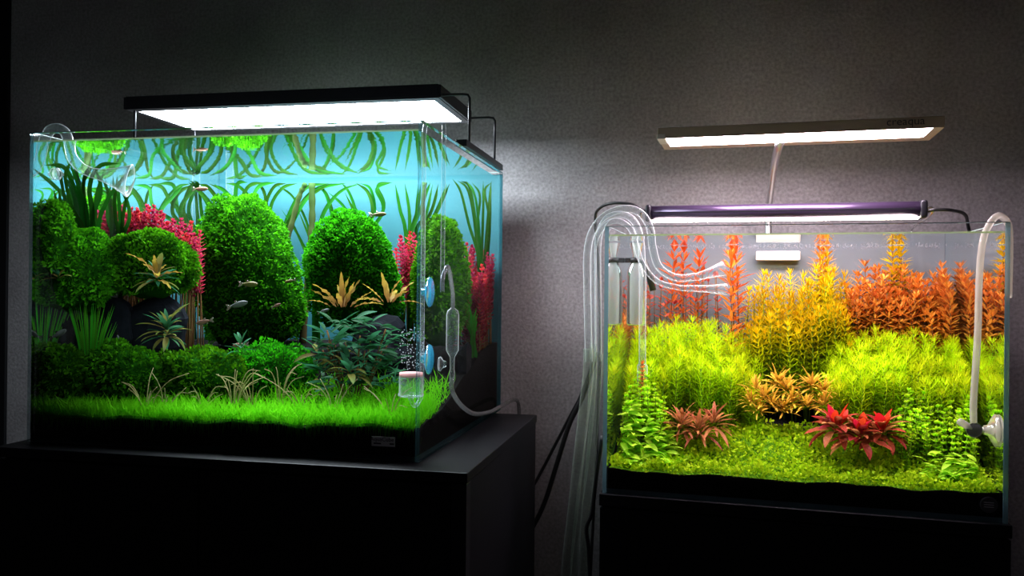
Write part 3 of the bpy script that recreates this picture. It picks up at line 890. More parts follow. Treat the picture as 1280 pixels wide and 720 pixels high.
def straw(px, py, v, n, label, hgt=.05, spread=.6):
    b = L.at(px, py, v); b.z = soil_l(b.x, v)
    r = root('grass_tuft', L, b, label, 'grass', 'pale dry grass tufts behind the lawn')
    for k in range(n):
        az = RND.uniform(0, 6.28); h = hgt * .98 * RND.uniform(.6, 1.2); s = RND.uniform(.2, spread)
        d = Vector((math.cos(az), math.sin(az) * .5, 0))
        p = [b + d * .004, b + d * s * h * .45 + Vector((0, 0, h * .5)), b + d * s * h * 1.0 + Vector((0, 0, h * .85)), b + d * s * h * RND.uniform(1.4, 2.0) + Vector((0, 0, h * RND.uniform(.75, 1.2)))]
        MB().tube(spline(p, 4), [.0011 * (1 - .6 * i / 12) for i in range(13)], 5).part('blade', M['straw'], r)
straw(182, 490, .036, 8, 'pale dry grass tuft in front of the low hummocks', .055)
straw(207, 500, .052, 6, 'pale dry grass tuft at the lawn below the olive crypt', .05)
straw(255, 498, .064, 6, 'pale arching grass tuft beside the low hummock', .045, 1.)
straw(292, 494, .066, 12, 'dense pale grass tuft below the tallest dome', .065)
straw(316, 490, .074, 8, 'pale grass tuft between lawn and tallest dome', .055)
straw(376, 506, .08, 7, 'pale dry grass tuft near the blue-green bush', .045, .9)
straw(418, 508, .07, 6, 'pale grass tuft below the blue-green bush', .05)
straw(488, 508, .05, 6, 'pale grass tuft beside the diffuser', .05)
straw(350, 488, .104, 7, 'pale grass tuft in front of the teal gap', .06)

# ------------------------------------------------------------------ left tank: ribbon plants, wood, fans, red plants
def ribbons(T, base, tips, label, w=(.008, .005), grp='ribbon-leaved plants behind the mounds'):
    """tips: list of control-point lists in (px, py, v) after the base"""
    b = T.at(*base); b.z = max(soil_l(min(max(b.x, .01), .59), b.y) - .004, b.z if base[1] < 300 else 0)
    r = root('ribbon_plant', T, b, label, 'plant', grp)
    extra = []
    if base[2] > .4:
        for k in range(4):
            tp = RND.choice(tips); dx = RND.uniform(-22, 22)
            extra.append([(q[0] + dx * (i + 1) / len(tp), q[1] + RND.uniform(-4, 12) * (i < len(tp) - 1), q[2] - RND.uniform(0, .02)) for i, q in enumerate(tp)])
    for tp in tips + extra:
        off = Vector((RND.uniform(-.006, .006), RND.uniform(-.004, .004), 0))
        p = [b + off] + [T.at(*q) for q in tp]
        for q in p[1:]:
            q.x = min(max(q.x, .010), T.W - .010); q.z = min(q.z, WL - .003)
        ribbon_mb(p, w[0] * RND.uniform(.85, 1.15), w[1]).part('leaf', M['ribbon'], r)
    return r
ribbons(L, (112, 400, .115), [[(104, 290, .10), (86, 240, .085), (70, 214, .06)], [(110, 290, .105), (96, 236, .09), (80, 204, .07)], [(116, 290, .11), (112, 235, .10), (124, 208, .10), (150, 204, .10)],
    [(108, 300, .11), (102, 232, .10), (112, 206, .10)], [(122, 300, .115), (132, 255, .115), (150, 228, .11), (172, 206, .105)], [(104, 310, .10), (84, 262, .075), (74, 222, .06), (92, 196, .06)], [(118, 300, .12), (120, 250, .12), (130, 212, .12)],
    [(106, 300, .105), (100, 262, .10), (104, 228, .10), (118, 206, .10)], [(100, 310, .09), (78, 270, .06), (66, 235, .045)], [(112, 300, .11), (126, 240, .11), (118, 208, .11)], [(106, 310, .10), (92, 270, .085), (72, 250, .055)]], 'strap-leaved plant behind the corner moss cushion', (.010, .006))
ribbons(L, (150, 400, .19), [[(148, 300, .19), (146, 250, .185), (138, 220, .18)], [(152, 300, .19), (158, 250, .19), (170, 222, .19)], [(150, 320, .19), (162, 268, .19), (148, 226, .18)], [(150, 320, .185), (140, 262, .175), (146, 222, .17)]], 'strap-leaved plant rising behind the crimson plant', (.009, .006))
ribbons(L, (262, 430, .44), [[(258, 300, .44), (248, 262, .43), (228, 232, .42), (196, 226, .40)], [(262, 300, .44), (262, 262, .43), (240, 236, .42), (222, 228, .41)], [(268, 300, .44), (276, 262, .44), (262, 236, .43), (244, 230, .42)],
    [(274, 300, .44), (290, 264, .44), (282, 240, .44), (262, 230, .44)], [(264, 300, .45), (300, 250, .45), (312, 232, .45), (330, 228, .45)]], 'strap-leaved plant left of the tallest dome reaching the surface', (.011, .007))
ribbons(L, (345, 430, .45), [[(340, 300, .45), (334, 262, .45), (330, 240, .45), (322, 228, .45)], [(346, 300, .45), (338, 262, .45), (352, 236, .45), (372, 229, .45)], [(338, 310, .46), (320, 260, .46), (300, 234, .46), (282, 229, .46)], [(352, 320, .46), (372, 262, .46), (396, 236, .46), (430, 229, .46)]], 'strap-leaved plant behind the tallest dome', (.009, .006))
ribbons(L, (395, 430, .46), [[(396, 320, .46), (402, 270, .46), (424, 240, .46), (452, 229, .46)], [(392, 330, .46), (384, 280, .46), (366, 246, .46), (345, 231, .46)], [(398, 330, .46), (416, 280, .46), (410, 246, .46), (398, 230, .46)], [(390, 340, .45), (376, 300, .45), (352, 262, .45)]], 'strap-leaved plant in the teal gap', (.007, .004))
ribbons(L, (455, 420, .46), [[(452, 300, .46), (444, 262, .46), (436, 240, .46), (426, 228, .46)], [(456, 300, .46), (466, 262, .46), (460, 240, .46), (446, 229, .46)], [(450, 310, .46), (432, 262, .46), (410, 240, .46)], [(458, 310, .46), (480, 260, .46), (472, 232, .46), (492, 228, .46)]], 'strap-leaved plant behind the amber fern dome', (.010, .004))
ribbons(L, (512, 420, .45), [[(508, 300, .45), (500, 262, .45), (494, 230, .45)], [(514, 300, .45), (522, 262, .45), (526, 230, .45)], [(511, 320, .45), (512, 270, .45), (506, 229, .45)], [(516, 320, .44), (540, 262, .44), (548, 230, .44)], [(509, 320, .44), (530, 250, .45), (538, 228, .45)]], 'strap-leaved plant behind the diffuser', (.009, .005))
ribbons(L, (600, 430, .44), [[(598, 330, .44), (592, 270, .44), (584, 236, .44), (572, 226, .44)], [(602, 330, .44), (604, 262, .44), (604, 226, .45)], [(599, 330, .42), (586, 280, .42), (576, 240, .42), (566, 224, .42)], [(604, 340, .45), (612, 280, .45), (606, 240, .46), (614, 228, .46)], [(602, 340, .44), (596, 290, .46), (600, 246, .46), (590, 228, .46)]], 'strap-leaved plant in the rear corner above the pink plant', (.006, .004))

def branch(pts, rads, label):
    P = [L.at(*q) for q in pts]
    for q in P: q.z = min(q.z, WL - .004)
    P[0].z = soil_l(P[0].x, P[0].y) - .01
    S = spline(P, 8); n = len(S)
    R_ = [rads[0] + (rads[1] - rads[0]) * i / (n - 1) + .0008 * math.sin(i * 1.9) for i in range(n)]
    MB().tube(S, R_, 9).top('driftwood_branch', M['wood'], L, P[0], label, 'branch', 'branches rising between the domes')
branch([(340, 430, .40), (352, 330, .40), (362, 290, .40), (374, 246, .40), (382, 229, .40)], (.0055, .0045), 'brownish slanting branch right of the tallest dome')
branch([(378, 430, .42), (386, 330, .42), (390, 280, .42), (390, 229, .42)], (.0065, .006), 'upright mossy branch in the teal gap')
branch([(528, 430, .42), (530, 320, .42), (528, 270, .42), (531, 228, .42)], (.0045, .004), 'upright thin branch behind the diffuser')

def fan(px, pyb, pyt, half, v, n, label):
    b = L.at(px, pyb, v); b.z = soil_l(b.x, v) - .002
    r = root('stem_fan', L, b, label, 'plant', 'fans of thin upright stems')
    for k in range(n):
        f = (k + .5) / n * 2 - 1
        t = L.at(px + half * f + RND.uniform(-3, 3), pyt + RND.uniform(0, 26) + 10 * f * f, v + RND.uniform(-.015, .015))
        t.x = min(max(t.x, .01), L.W - .01)
        m = b.lerp(t, .55) + Vector((-f * .004, 0, .006))
        ribbon_mb([b + Vector((f * .008, RND.uniform(-.006, .006), 0)), m, t], .0022, .0016).part('blade', M['thin_green'], r)
fan(112, 478, 372, 34, .07, 44, 'fan of thin dark green stems under the moss cushions')
fan(592, 470, 378, 12, .34, 30, 'upright sheaf of thin green stems under the pink plant')

STEM_W = (M['stem_brown'], M['crimson'])
bush('crimson_plant', L, soil_l, 'crimson small-leaved stem plant behind two moss cushions', 'plant', 'rotala', STEM_W, 70,
     [(140, 262), (150, 262), (172, 264), (190, 254), (210, 270), (232, 276), (250, 286)], 22, .192, .232, 'crimson stem plants', margin=.012)
bush('crimson_plant', L, soil_l, 'crimson stem plant by the side pane, in front of the rear corner', 'plant', 'rotala', STEM_W, 75,
     [(577, 314), (590, 304), (604, 294), (612, 304), (622, 316)], 60, .37, .485, 'crimson stem plants', jit=34, margin=.012)
bush('crimson_plant', L, soil_l, 'small crimson stem plant behind the diffuser, between two mossy domes', 'plant', 'rotala', STEM_W, 16,
     [(482, 300), (498, 292), (520, 288), (532, 296)], 20, .38, .43, 'crimson stem plants', jit=16)

# ------------------------------------------------------------------ left tank: rosettes
OL = [leaf_mesh('leaf', M['olive'], .040, .0085, .7, wave=.10), leaf_mesh('leaf', M['olive'], .036, .0075, 1.1, wave=.15), leaf_mesh('leaf', M['tealleaf'], .034, .008, .5)]
AM = [leaf_mesh('leaf', M['amber'], .060, .0085, .35, 12, wave=.5), leaf_mesh('leaf', M['amber'], .052, .0075, .7, 12, wave=.5)]
TL = [leaf_mesh('leaf', M['tealleaf'], .030, .0080, .6), leaf_mesh('leaf', M['tealleaf'], .026, .0065, .9), leaf_mesh('leaf', M['tealleaf'], .034, .0085, .3)]
def ros_l(name, px, py, v, label, meshes, n, up=0., **kw):
    p = L.at(px, py, v); p.z += up
    return rosette(name, L, p, label, 'plant', meshes, n, **kw)
ros_l('crypt_plant', 208, 428, .052, 'olive and brown rosette plant with arching leaves on a low hummock', OL, 38, el=(-.3, 1.35), sc=(.6, 1.3), stalk=.026, up=.006)
ros_l('crypt_plant', 196, 352, .056, 'olive-yellow rosette on the moss cushion before the crimson plant', [OL[0], AM[1], OL[2]], 30, el=(-.2, 1.3), sc=(.6, 1.15), stalk=.016)
ros_l('fern_plant', 428, 384, .205, 'amber wavy-edged fern leaves before the second tallest dome', AM, 15, el=(.35, 1.45), sc=(.7, 1.2), spread=.022)
ros_l('fern_plant', 486, 378, .205, 'amber wavy-edged fern beside the diffuser tube', AM, 10, el=(.3, 1.3), sc=(.75, 1.1), spread=.018)
ros_l('crypt_plant', 301, 446, .10, 'small blue-green rosette beside the dense pale grass', TL, 10, el=(.1, 1.3), sc=(.6, .9), stalk=.016, up=.008)
ros_l('crypt_plant', 437, 478, .10, 'sprawling olive rosette at the foot of the blue-green bush', OL, 14, el=(-.1, .9), sc=(.9, 1.3), stalk=.012, up=.01)
ros_l('crypt_plant', 395, 462, .13, 'small blue-green rosette between teal gap and bush', TL, 10, el=(0, 1.2), sc=(.5, .8), stalk=.01)
ros_l('crypt_plant', 74, 348, .030, 'small olive rosette in the corner beside the moss cushion', OL, 8, el=(0, 1.1), sc=(.45, .8), stalk=.006)
ros_l('crypt_plant', 494, 482, .055, 'small round-leaved sprig beside the diffuser cup', TL, 6, el=(.4, 1.4), sc=(.5, .8), stalk=.01)
def leafy_bush():
    p = L.at(442, 480, .15); p.z = soil_l(p.x, .15)
    r = root('leafy_bush', L, p, 'bush of many narrow blue-green leaves in front of amber fern', 'plant')
    for k in range(230):
        x = RND.uniform(-1, 1); top = 396 + 26 * x * x
        q = L.at(444 + 54 * x, top + RND.random() ** 1.1 * (486 - top), .15 + RND.uniform(-.045, .025))
        if q.z < soil_l(q.x, q.y) + .004: q.z = soil_l(q.x, q.y) + .006
        az = RND.choice((0, math.pi)) + RND.uniform(-.95, .95)
        put('leaf', RND.choice(TL + [OL[2], OL[1]] if x < -.4 else TL), r, loc=q - p, rot=orient(az, RND.uniform(-.25, .85), RND.uniform(-.7, .7)), scale=RND.uniform(.75, 1.25))
    for k in range(16):
        x = RND.uniform(-.8, .8)
        t = L.at(444 + 54 * x, 410 + RND.uniform(0, 30), .15 + RND.uniform(-.02, .02))
        MB().tube(spline([p + Vector((x * .02, 0, 0)), p.lerp(t, .5) + Vector((x * .01, 0, 0)), t], 4), .0012, 5).part('stem', M['stem_brown'], r)
leafy_bush()

# ------------------------------------------------------------------ fish
def fishmats(nm, back, side):
    return plain(nm, side, .5, .0, noise=.25, scale=150)
FM = dict(olive=fishmats('fish_olive', 0, (.17, .145, .035)), grey=fishmats('fish_grey', 0, (.13, .15, .14)), pink=fishmats('fish_pink', 0, (.22, .11, .07)))
FIN = glass_thin('fin', (.8, .8, .75), .2, body=.4, bodycol=(.16, .15, .11))
def fish(px, py, v, ln_px, head, tilt, mat, label):
    p = L.at(px, py, v); q = L.at(px + ln_px, py, v); ln = (q - p).length
    r = root('fish', L, p, label, 'fish', 'small fish among the mounds')
    h = ln * .115
    prof = [(-.5, .02), (-.47, .35), (-.40, .68), (-.28, .95), (-.14, 1.), (.0, .88), (.12, .66), (.22, .42), (.28, .30)]
    vs, fs = [], []; n = 12
    for x, s in prof:
        for k in range(n):
            a = 2 * math.pi * k / n
            vs.append((x * ln, math.cos(a) * h * s * .55, math.sin(a) * h * s * (1.15 if math.sin(a) < 0 else 1.)))
    for i in range(len(prof) - 1):
        for k in range(n): fs.append((i * n + k, i * n + (k + 1) % n, (i + 1) * n + (k + 1) % n, (i + 1) * n + k))
    fs.append(tuple(range(n))); fs.append(tuple((len(prof) - 1) * n + k for k in range(n))[::-1])
    rot = Euler((0, tilt, math.pi if head > 0 else 0)).to_quaternion()
    def prt(name, mb, m): return put(name, mb.mesh(name, m), r, rot=rot)
    prt('body', MB().add(vs, fs), mat)
    e = .0004
    def fin(pts):
        m_ = len(pts)
        return MB().add([(x * ln, -e, z * ln) for x, z in pts] + [(x * ln, e, z * ln) for x, z in pts],
                        [tuple(range(m_)), tuple(range(2 * m_ - 1, m_ - 1, -1))] + [(i, m_ + i, m_ + (i + 1) % m_, (i + 1) % m_) for i in range(m_)])
    prt('tail_fin', fin([(.26, .03), (.40, .11), (.50, .14), (.43, .0), (.50, -.14), (.40, -.11), (.26, -.03)]), FIN)
    prt('dorsal_fin', fin([(-.10, .10), (.02, .19), (.08, .17), (.06, .07)]), FIN)
    prt('anal_fin', fin([(-.02, -.10), (.10, -.16), (.16, -.12), (.12, -.07)]), FIN)
    for s in (-1, 1):
        prt('eye', MB().blob((-.41 * ln, s * h * .32, h * .18), (h * .17, h * .10, h * .17), 8, 6), M['ink'])
fish(310, 355, .20, 25, 1, 0, FM['olive'], 'olive fish level before the dark face of the tallest dome')
fish(296, 381, .19, 28, 1, .25, FM['grey'], 'grey fish heading up before the dark face of the tallest dome')
fish(256, 402, .15, 23, -1, -.22, FM['pink'], 'rosy fish beside the olive crypt rosette')
fish(301, 431, .12, 21, -1, -.1, FM['pink'], 'rosy fish above the small blue-green rosette')
fish(363, 351, .27, 15, -1, -.2, FM['olive'], 'small olive fish at the edge of the teal gap')
fish(345, 382, .22, 13, 1, .35, FM['pink'], 'small rosy fish beside the tallest dome')
fish(72, 418, .028, 25, 1, .45, FM['grey'], 'grey fish in the dark hollow by the corner glass')
fish(149, 424, .10, 18, 1, -1.1, FM['grey'], 'pale fish heading down beside the thin stem fan')
fish(472, 268, .28, 22, 1, .05, FM['olive'], 'olive fish above the second tallest dome')
fish(404, 389, .20, 16, 1, .3, FM['grey'], 'small grey fish left of the amber fern')
fish(250, 236, .30, 20, 1, 0, FM['pink'], 'rosy fish just under the surface among strap leaves')

# ------------------------------------------------------------------ left tank: glassware
def pxs(T, lst): return [T.at(*q) for q in lst]
def lily_outflow():
    r = root('outflow_pipe', L, (.0, .045, .454), 'clear glass lily outflow pipe hooked over the corner by the strap leaves', 'pipe')
    v = .045
    p = [(-.012, v, .10), (-.012, v, .30), (-.012, v, .43), (-.009, v, .462), (.006, v, .470), (.022, v, .462), (.030, v, .44), (.034, v, .425), (.046, v + .004, .410), (.062, v + .008, .402)]
    MB().tube(spline(p, 6), .0078, 14, caps=False).part('bent_tube', M['pipe'], r)
    S = Vector(p[-1]); E = L.at(162, 226, v + .03)
    ax = (E - S); ln = ax.length
    MB().lathe([(0, .0078), (ln * .15, .0085), (ln * .4, .0115), (ln * .65, .0165), (ln * .85, .0215), (ln, .026), (ln + .001, .0245), (ln * .85, .0205)], S, ax, 24).part('trumpet', M['pipe'], r)
    c = Vector((.006, v, .428))
    MB().lathe([(0, .0), (0, .009), (.003, .0095), (.005, .005), (.012, .003)], (.0065, v, .40), (1, 0, 0), 16).part('suction_cup', M['pipe'], r)
    MB().tube([(-.012, v, -.0), (-.012, v, .06), (-.012, v, .13)], .0095, 12).part('hose', M['hose_grey'], r)
lily_outflow()
def inflow():
    r = root('intake_pipe', L, (.18, .47, .454), 'clear glass intake pipe standing against the teal background', 'pipe')
    a = L.at(282, 300, .465)
    MB().tube(spline([(a.x, .523, .20), (a.x, .522, .43), (a.x, .517, .462), (a.x, .50, .468), (a.x, .483, .462), (a.x, .478, .44), (a.x, .478, .3), (a.x, .478, .205)], 6), .0075, 12, caps=False).part('bent_tube', M['pipe_dim'], r)
    MB().lathe([(0, .008), (.002, .0105), (.06, .0105), (.064, .006), (.064, 0)], (a.x, .478, .205), (0, 0, -1), 16).part('strainer', M['pipe_dim'], r)
inflow()
def diffuser():
    v = .036; rd = .0165; vt = .062
    c = L.at(519, 470, v); c.x = min(c.x, L.W - .006 - rd * 1.09 - .0008)
    r = root('gas_diffuser', L, (c.x, v, c.z - .03), 'clear glass cup diffuser with pink ceramic disc at the front corner', 'diffuser')
    cup = MB().lathe([(0, rd), (-.026, rd), (-.0275, rd * 1.03), (-.0285, rd * .9), (-.0285, .004), (-.034, .0032)], (c.x, v, c.z), (0, 0, 1), 24).part('cup', M['pipe'], r)
    MB().lathe([(0, 0), (0, rd * .98), (.0055, rd * .98), (.0055, 0)], (c.x, v, c.z - .001), (0, 0, 1), 24).part('ceramic_disc', M['ceramic'], r)
    MB().lathe([(-.0235, rd * 1.04), (-.0255, rd * 1.09), (-.0275, rd * 1.04)], (c.x, v, c.z), (0, 0, 1), 24).part('rim', M['pipe'], r)
    x = L.W - .006 - .0118                    # held by the necks of the suction cups
    zb = c.z - .034
    MB().tube(spline([(c.x + .001, v, zb + .012), (c.x + .001, v, zb), (c.x + .003, v + .008, zb - .008), (x - .002, vt - .006, zb - .004), (x, vt, zb + .012), (x, vt, c.z + .05), (x, vt, .40), (x, vt, .450), (x + .004, vt, .463), (L.W - .003, vt, .4680), (L.W + .009, vt, .463), (L.W + .011, vt, .45), (L.W + .011, vt, .40), (L.W + .011, vt, .30), (L.W + .011, vt, .226)], 6), .0030, 10, caps=False).part('bent_tube', M['pipe'], r)
    for py in (365, 447):
        q = L.atu(545, py, L.W - .0068)
        MB().lathe([(0, 0), (0, .0205), (-.0012, .0212), (-.004, .013), (-.0075, .006), (-.012, .0055), (-.013, 0)], (L.W - .0064, vt, q.z), (1, 0, 0), 24).part('suction_cup', M['cup_blue'], r)
    # bubble counter and check valve on the outside
    xo = L.W + .011
    a = L.atu(566, 385, xo); b = L.atu(566, 462, xo)
    MB().lathe([(0, .003), (.004, .008), (.010, .0095), (.062, .0095), (.068, .006), (.072, .0035), (.09, .0032), (.094, .004), (.110, .0032)], (xo, a.y, a.z), (0, 0, -1), 16).part('bubble_counter', M['pipe'], r)
    MB().tube(spline([(xo, vt, .228), (xo, vt + .001, .245), (xo, (vt + a.y) / 2, .262), (xo, a.y - .002, a.z + .022), (xo, a.y, a.z - .002)], 6), .0033, 10).part('connector', M['hose_grey'], r)
    q = Vector((xo, a.y, a.z - .108))
    pts = [q + Vector((0, 0, .006)), q - Vector((0, 0, .012)), L.atu(575, 505, xo + .003), L.atu(592, 517, xo + .006), L.atu(612, 515, xo + .01), L.atu(626, 508, xo + .012), (xo + .012, .55, .012), (xo + .012, .575, -.05)]
    pts = [Vector(p) for p in pts]
    for p in pts[2:6]: p.z = max(p.z, .006)
    MB().tube(spline(pts, 6), .0037, 10).part('hose', M['hose_grey'], r)
    q = L.atu(552, 455, L.W + .004)
    MB().lathe([(0, .0), (0, .010), (.002, .0105), (.005, .006), (.010, .004)], (L.W + .0005, q.y, q.z), (1, 0, 0), 16).part('suction_cup', M['pipe'], r)
    # bubbles
    mb = MB()
    for k in range(150):
        h = RND.random()
        mb.blob((c.x + RND.uniform(-1, 1) * rd * .98, v + RND.uniform(-1, 1) * rd * .8, c.z + .008 + h * .058), [RND.uniform(.0005, .0011)] * 3, 6, 4)
    mb.top('bubble_mist', M['bubble'], L, (c.x, v, c.z + .006), 'mist of fine bubbles rising over the pink ceramic disc', 'bubbles', kind='stuff')
diffuser()

# ------------------------------------------------------------------ right tank: carpet
def carpet():
    n = 15000
    u = NPR.uniform(.010, Q.W - .010, n); v = .009 + NPR.uniform(0, 1, n) ** 1.1 * .17
    z = np.array([soil_r(a, b) for a, b in zip(u, v)])
    hump = .026 * np.exp(-((u - .235) / .085) ** 2 - ((v - .10) / .045) ** 2) + .010 * np.clip((v - .02) / .08, 0, 1)
    P = np.stack([u, v, z + hump + NPR.uniform(-.004, .014, n) + .004 * np.sin(u * 90) * np.sin(v * 80)], 1)
    D = NPR.normal(size=(n, 3)) * .8 + np.array([0, -.25, .55]); D /= np.linalg.norm(D, axis=1, keepdims=True)
    V, q, t3 = blades(P, D, NPR.uniform(.004, .0085, n), NPR.uniform(.0030, .0048, n), NPR.normal(size=(n, 3)) * .1, .6)
    V = np.clip(V, [.0068, .0068, 0], [Q.W - .0068, Q.D - .01, 1])
    p0 = np.array([.27, .09, .04])
    o = put('carpet_plant', np_mesh('carpet_plant', V - p0, q, t3, np.repeat(np.clip(NPR.normal(.5, .3, n), 0, 1), 5), M['carpet']), None, Q, p0)
    tag(o, 'bright lime carpet of tiny leaves along the front of the warm-lit aquarium', 'carpet plant', kind='stuff')
    # dark matted underside of the carpet
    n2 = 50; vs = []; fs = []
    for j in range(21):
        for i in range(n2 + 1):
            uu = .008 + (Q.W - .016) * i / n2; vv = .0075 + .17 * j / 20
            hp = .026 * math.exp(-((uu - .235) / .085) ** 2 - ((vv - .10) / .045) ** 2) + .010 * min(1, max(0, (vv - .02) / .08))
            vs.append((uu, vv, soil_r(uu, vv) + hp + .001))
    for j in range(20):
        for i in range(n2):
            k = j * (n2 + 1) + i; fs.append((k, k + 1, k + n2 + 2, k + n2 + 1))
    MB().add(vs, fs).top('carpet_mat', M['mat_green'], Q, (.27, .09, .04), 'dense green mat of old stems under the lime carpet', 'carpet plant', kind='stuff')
carpet()

# ------------------------------------------------------------------ right tank: stem plants
SG = M['stem_green']; SB = M['stem_brown']
bush('feathery_bush', Q, soil_r, 'big feathery lime bush beside the inlet pipes', 'plant', 'feather', (SG, M['feather']), 120,
     [(764, 428), (790, 412), (820, 402), (850, 392), (880, 398), (905, 404), (930, 420), (944, 440)], 62, .13, .245, 'feathery lime bushes', jit=14)
bush('feathery_bush', Q, soil_r, 'long feathery lime bush behind the red rosette plants', 'plant', 'feather', (SG, M['feather']), 130,
     [(1032, 440), (1060, 420), (1090, 410), (1120, 412), (1150, 418), (1180, 426), (1210, 424), (1235, 424)], 62, .13, .235, 'feathery lime bushes', jit=14)
bush('yellow_needle_bush', Q, soil_r, 'tall needle-leaved bush with yellow tops and green lower whorls', 'plant', 'needle', (SG, M['yellowneedle']), 70,
     [(936, 362), (955, 340), (975, 330), (995, 342), (1015, 320), (1035, 312), (1052, 332), (1064, 350)], 70, .22, .30, jit=22)
bush('orange_bush', Q, soil_r, 'broad orange and rust bush of lance-shaped leaves before the pale background', 'plant', 'lance', (SB, M['orangelance']), 95,
     [(1056, 352), (1078, 332), (1100, 334), (1130, 334), (1160, 344), (1190, 340), (1215, 336), (1236, 322)], 44, .245, .315, jit=18)
bush('orange_tall_plant', Q, soil_r, 'single tall orange-yellow stem plant touching the surface above the orange bush', 'plant', 'lance', (SB, M['yellowneedle']), 4,
     [(1112, 306), (1128, 306)], 6, .30, .325, jit=6)
bush('orange_tall_plant', Q, soil_r, 'thin orange stem plant touching the surface above the yellow needle bush', 'plant', 'lance', (SB, M['orangelance']), 3,
     [(1020, 306), (1032, 304)], 4, .29, .32, jit=5)
bush('red_stem_plant', Q, soil_r, 'tall red-orange stem plant with large whorls before the pale background', 'plant', 'biglance', (SB, M['redlance']), 3,
     [(906, 336), (916, 300), (922, 308)], 20, .235, .28, 'red-orange stem plants', jit=8)
bush('red_stem_plant', Q, soil_r, 'orange stem plant with large whorls beside the bent outflow pipe', 'plant', 'biglance', (SB, M['redlance']), 3,
     [(828, 314), (834, 306), (872, 318)], 6, .27, .32, 'red-orange stem plants', jit=8)
bush('rusty_stem_plant', Q, soil_r, 'sparse rusty stems with small paired leaves behind the feathery bush', 'plant', 'pairs', (SB, M['pinkoval']), 26,
     [(790, 352), (812, 346), (836, 340), (860, 350), (884, 322), (900, 344)], 20, .26, .335, jit=24)
bush('rusty_bushy_plant', Q, soil_r, 'rusty olive stem plant below the skimmer', 'plant', 'lance', (SB, M['orangelance']), 12,
     [(766, 398), (790, 392), (806, 404)], 10, .25, .31, jit=14)
bush('small_leaf_bush', Q, soil_r, 'bright green small-leaved bush beside the suction cup diffuser', 'plant', 'oval', (SG, M['limeoval']), 80,
     [(1116, 500), (1132, 480), (1155, 484), (1180, 494), (1205, 492), (1236, 490)], 56, .075, .135, 'small-leaved green bushes', jit=14)
bush('small_leaf_bush', Q, soil_r, 'bright green small-leaved bush between feathery bush and broad leaves', 'plant', 'oval', (SG, M['limeoval']), 40,
     [(764, 500), (780, 478), (795, 470), (812, 462), (826, 484), (836, 500)], 26, .075, .125, 'small-leaved green bushes', jit=14)
bush('bronze_sprig', Q, soil_r, 'thin bronze sprig rising through the small-leaved bush', 'plant', 'tiny', (SB, M['orangelance']), 2,
     [(800, 456), (804, 452)], 2, .10, .11, jit=2)

# rosettes on the right
GD = [leaf_mesh('leaf', M['goldrosette'], .030, .0050, .5), leaf_mesh('leaf', M['goldrosette'], .026, .0046, .9), leaf_mesh('leaf', M['goldrosette'], .033, .0050, .3)]
def ros_r(name, px, py, v, label, meshes, n, up=0., grp=None, **kw):
    p = Q.at(px, py, v); p.z += up
    return rosette(name, Q, p, label, 'plant', meshes, n, group=grp, **kw)
GL = 'golden narrow-leaved rosette in the low clump before the yellow needle bush'
for px, py, v, s in ((945, 482, .145, .9), (972, 474, .15, 1.), (984, 482, .14, 1.05), (1015, 478, .145, 1.05), (1030, 486, .14, .9), (956, 494, .13, .95), (990, 498, .125, .9), (1008, 502, .12, .8), (938, 498, .125, .8), (965, 502, .12, .9), (1030, 502, .125, .8), (980, 508, .115, .75), (948, 508, .115, .7)):
    ros_r('gold_rosette', px, py + 8, v, GL, GD, 30, grp='golden rosettes', el=(-.1, 1.35), sc=(.75 * s, 1.05 * s), stalk=.010, spread=.005)
BR = [leaf_mesh('leaf', M['brownrosette'], .036, .0060, .5), leaf_mesh('leaf', M['brownrosette'], .042, .0056, .8)]
for px, py, v, s, lb in ((852, 532, .085, .9, 'brown-red narrow-leaved rosette next to the broad lime leaves'), (874, 540, .08, 1., 'brown-red narrow-leaved rosette at the edge of the lime carpet'), (892, 530, .09, .9, 'brown-red narrow-leaved rosette beneath the big feathery bush, toward the golden rosettes')):
    ros_r('brown_rosette', px, py + 4, v, lb, BR, 32, grp='brown-red rosettes', el=(-.3, 1.3), sc=(.75 * s, 1.2 * s), stalk=.014, spread=.010)
WN = [leaf_mesh('leaf', M['wine'], .040, .0135, .6, 7, wave=.08), leaf_mesh('leaf', M['wine'], .036, .0120, .9, 7), leaf_mesh('leaf', M['brownrosette'], .038, .0115, .8, 7)]
SCA = [leaf_mesh('leaf', M['scarlet'], .034, .0145, .25, 7), leaf_mesh('leaf', M['scarlet'], .030, .012, .3, 7)]
def red_rosette(px, py, v, label, az):
    r = ros_r('red_rosette', px, py, v, label, WN, 26, grp='wine-red rosettes', el=(-.3, 1.0), sc=(.7, 1.15), stalk=.016, spread=.014)
    for k in range(5):
        put('leaf', SCA[k % 2], r, loc=(RND.uniform(-.004, .004), -.004 + RND.uniform(-.003, .003), .010), rot=orient(az + k * 1.2 - 1.6, 1.0 + .16 * (k % 3), RND.uniform(-.5, .5)), scale=RND.uniform(.9, 1.25))
red_rosette(1046, 540, .075, 'wine-red broad-leaved rosette with scarlet heart below the golden rosettes', -1.2)
red_rosette(1074, 552, .065, 'wine-red broad-leaved rosette squeezed between two others on the lime carpet', -2.0)
red_rosette(1102, 546, .08, 'wine-red broad-leaved rosette beside the small-leaved bush', -.4)
BL = [leaf_mesh('leaf', M['limeleaf'], .031, .0105, .7), leaf_mesh('leaf', M['limeleaf'], .027, .0090, .5), leaf_mesh('leaf', M['limeleaf'], .024, .0085, 1.)]
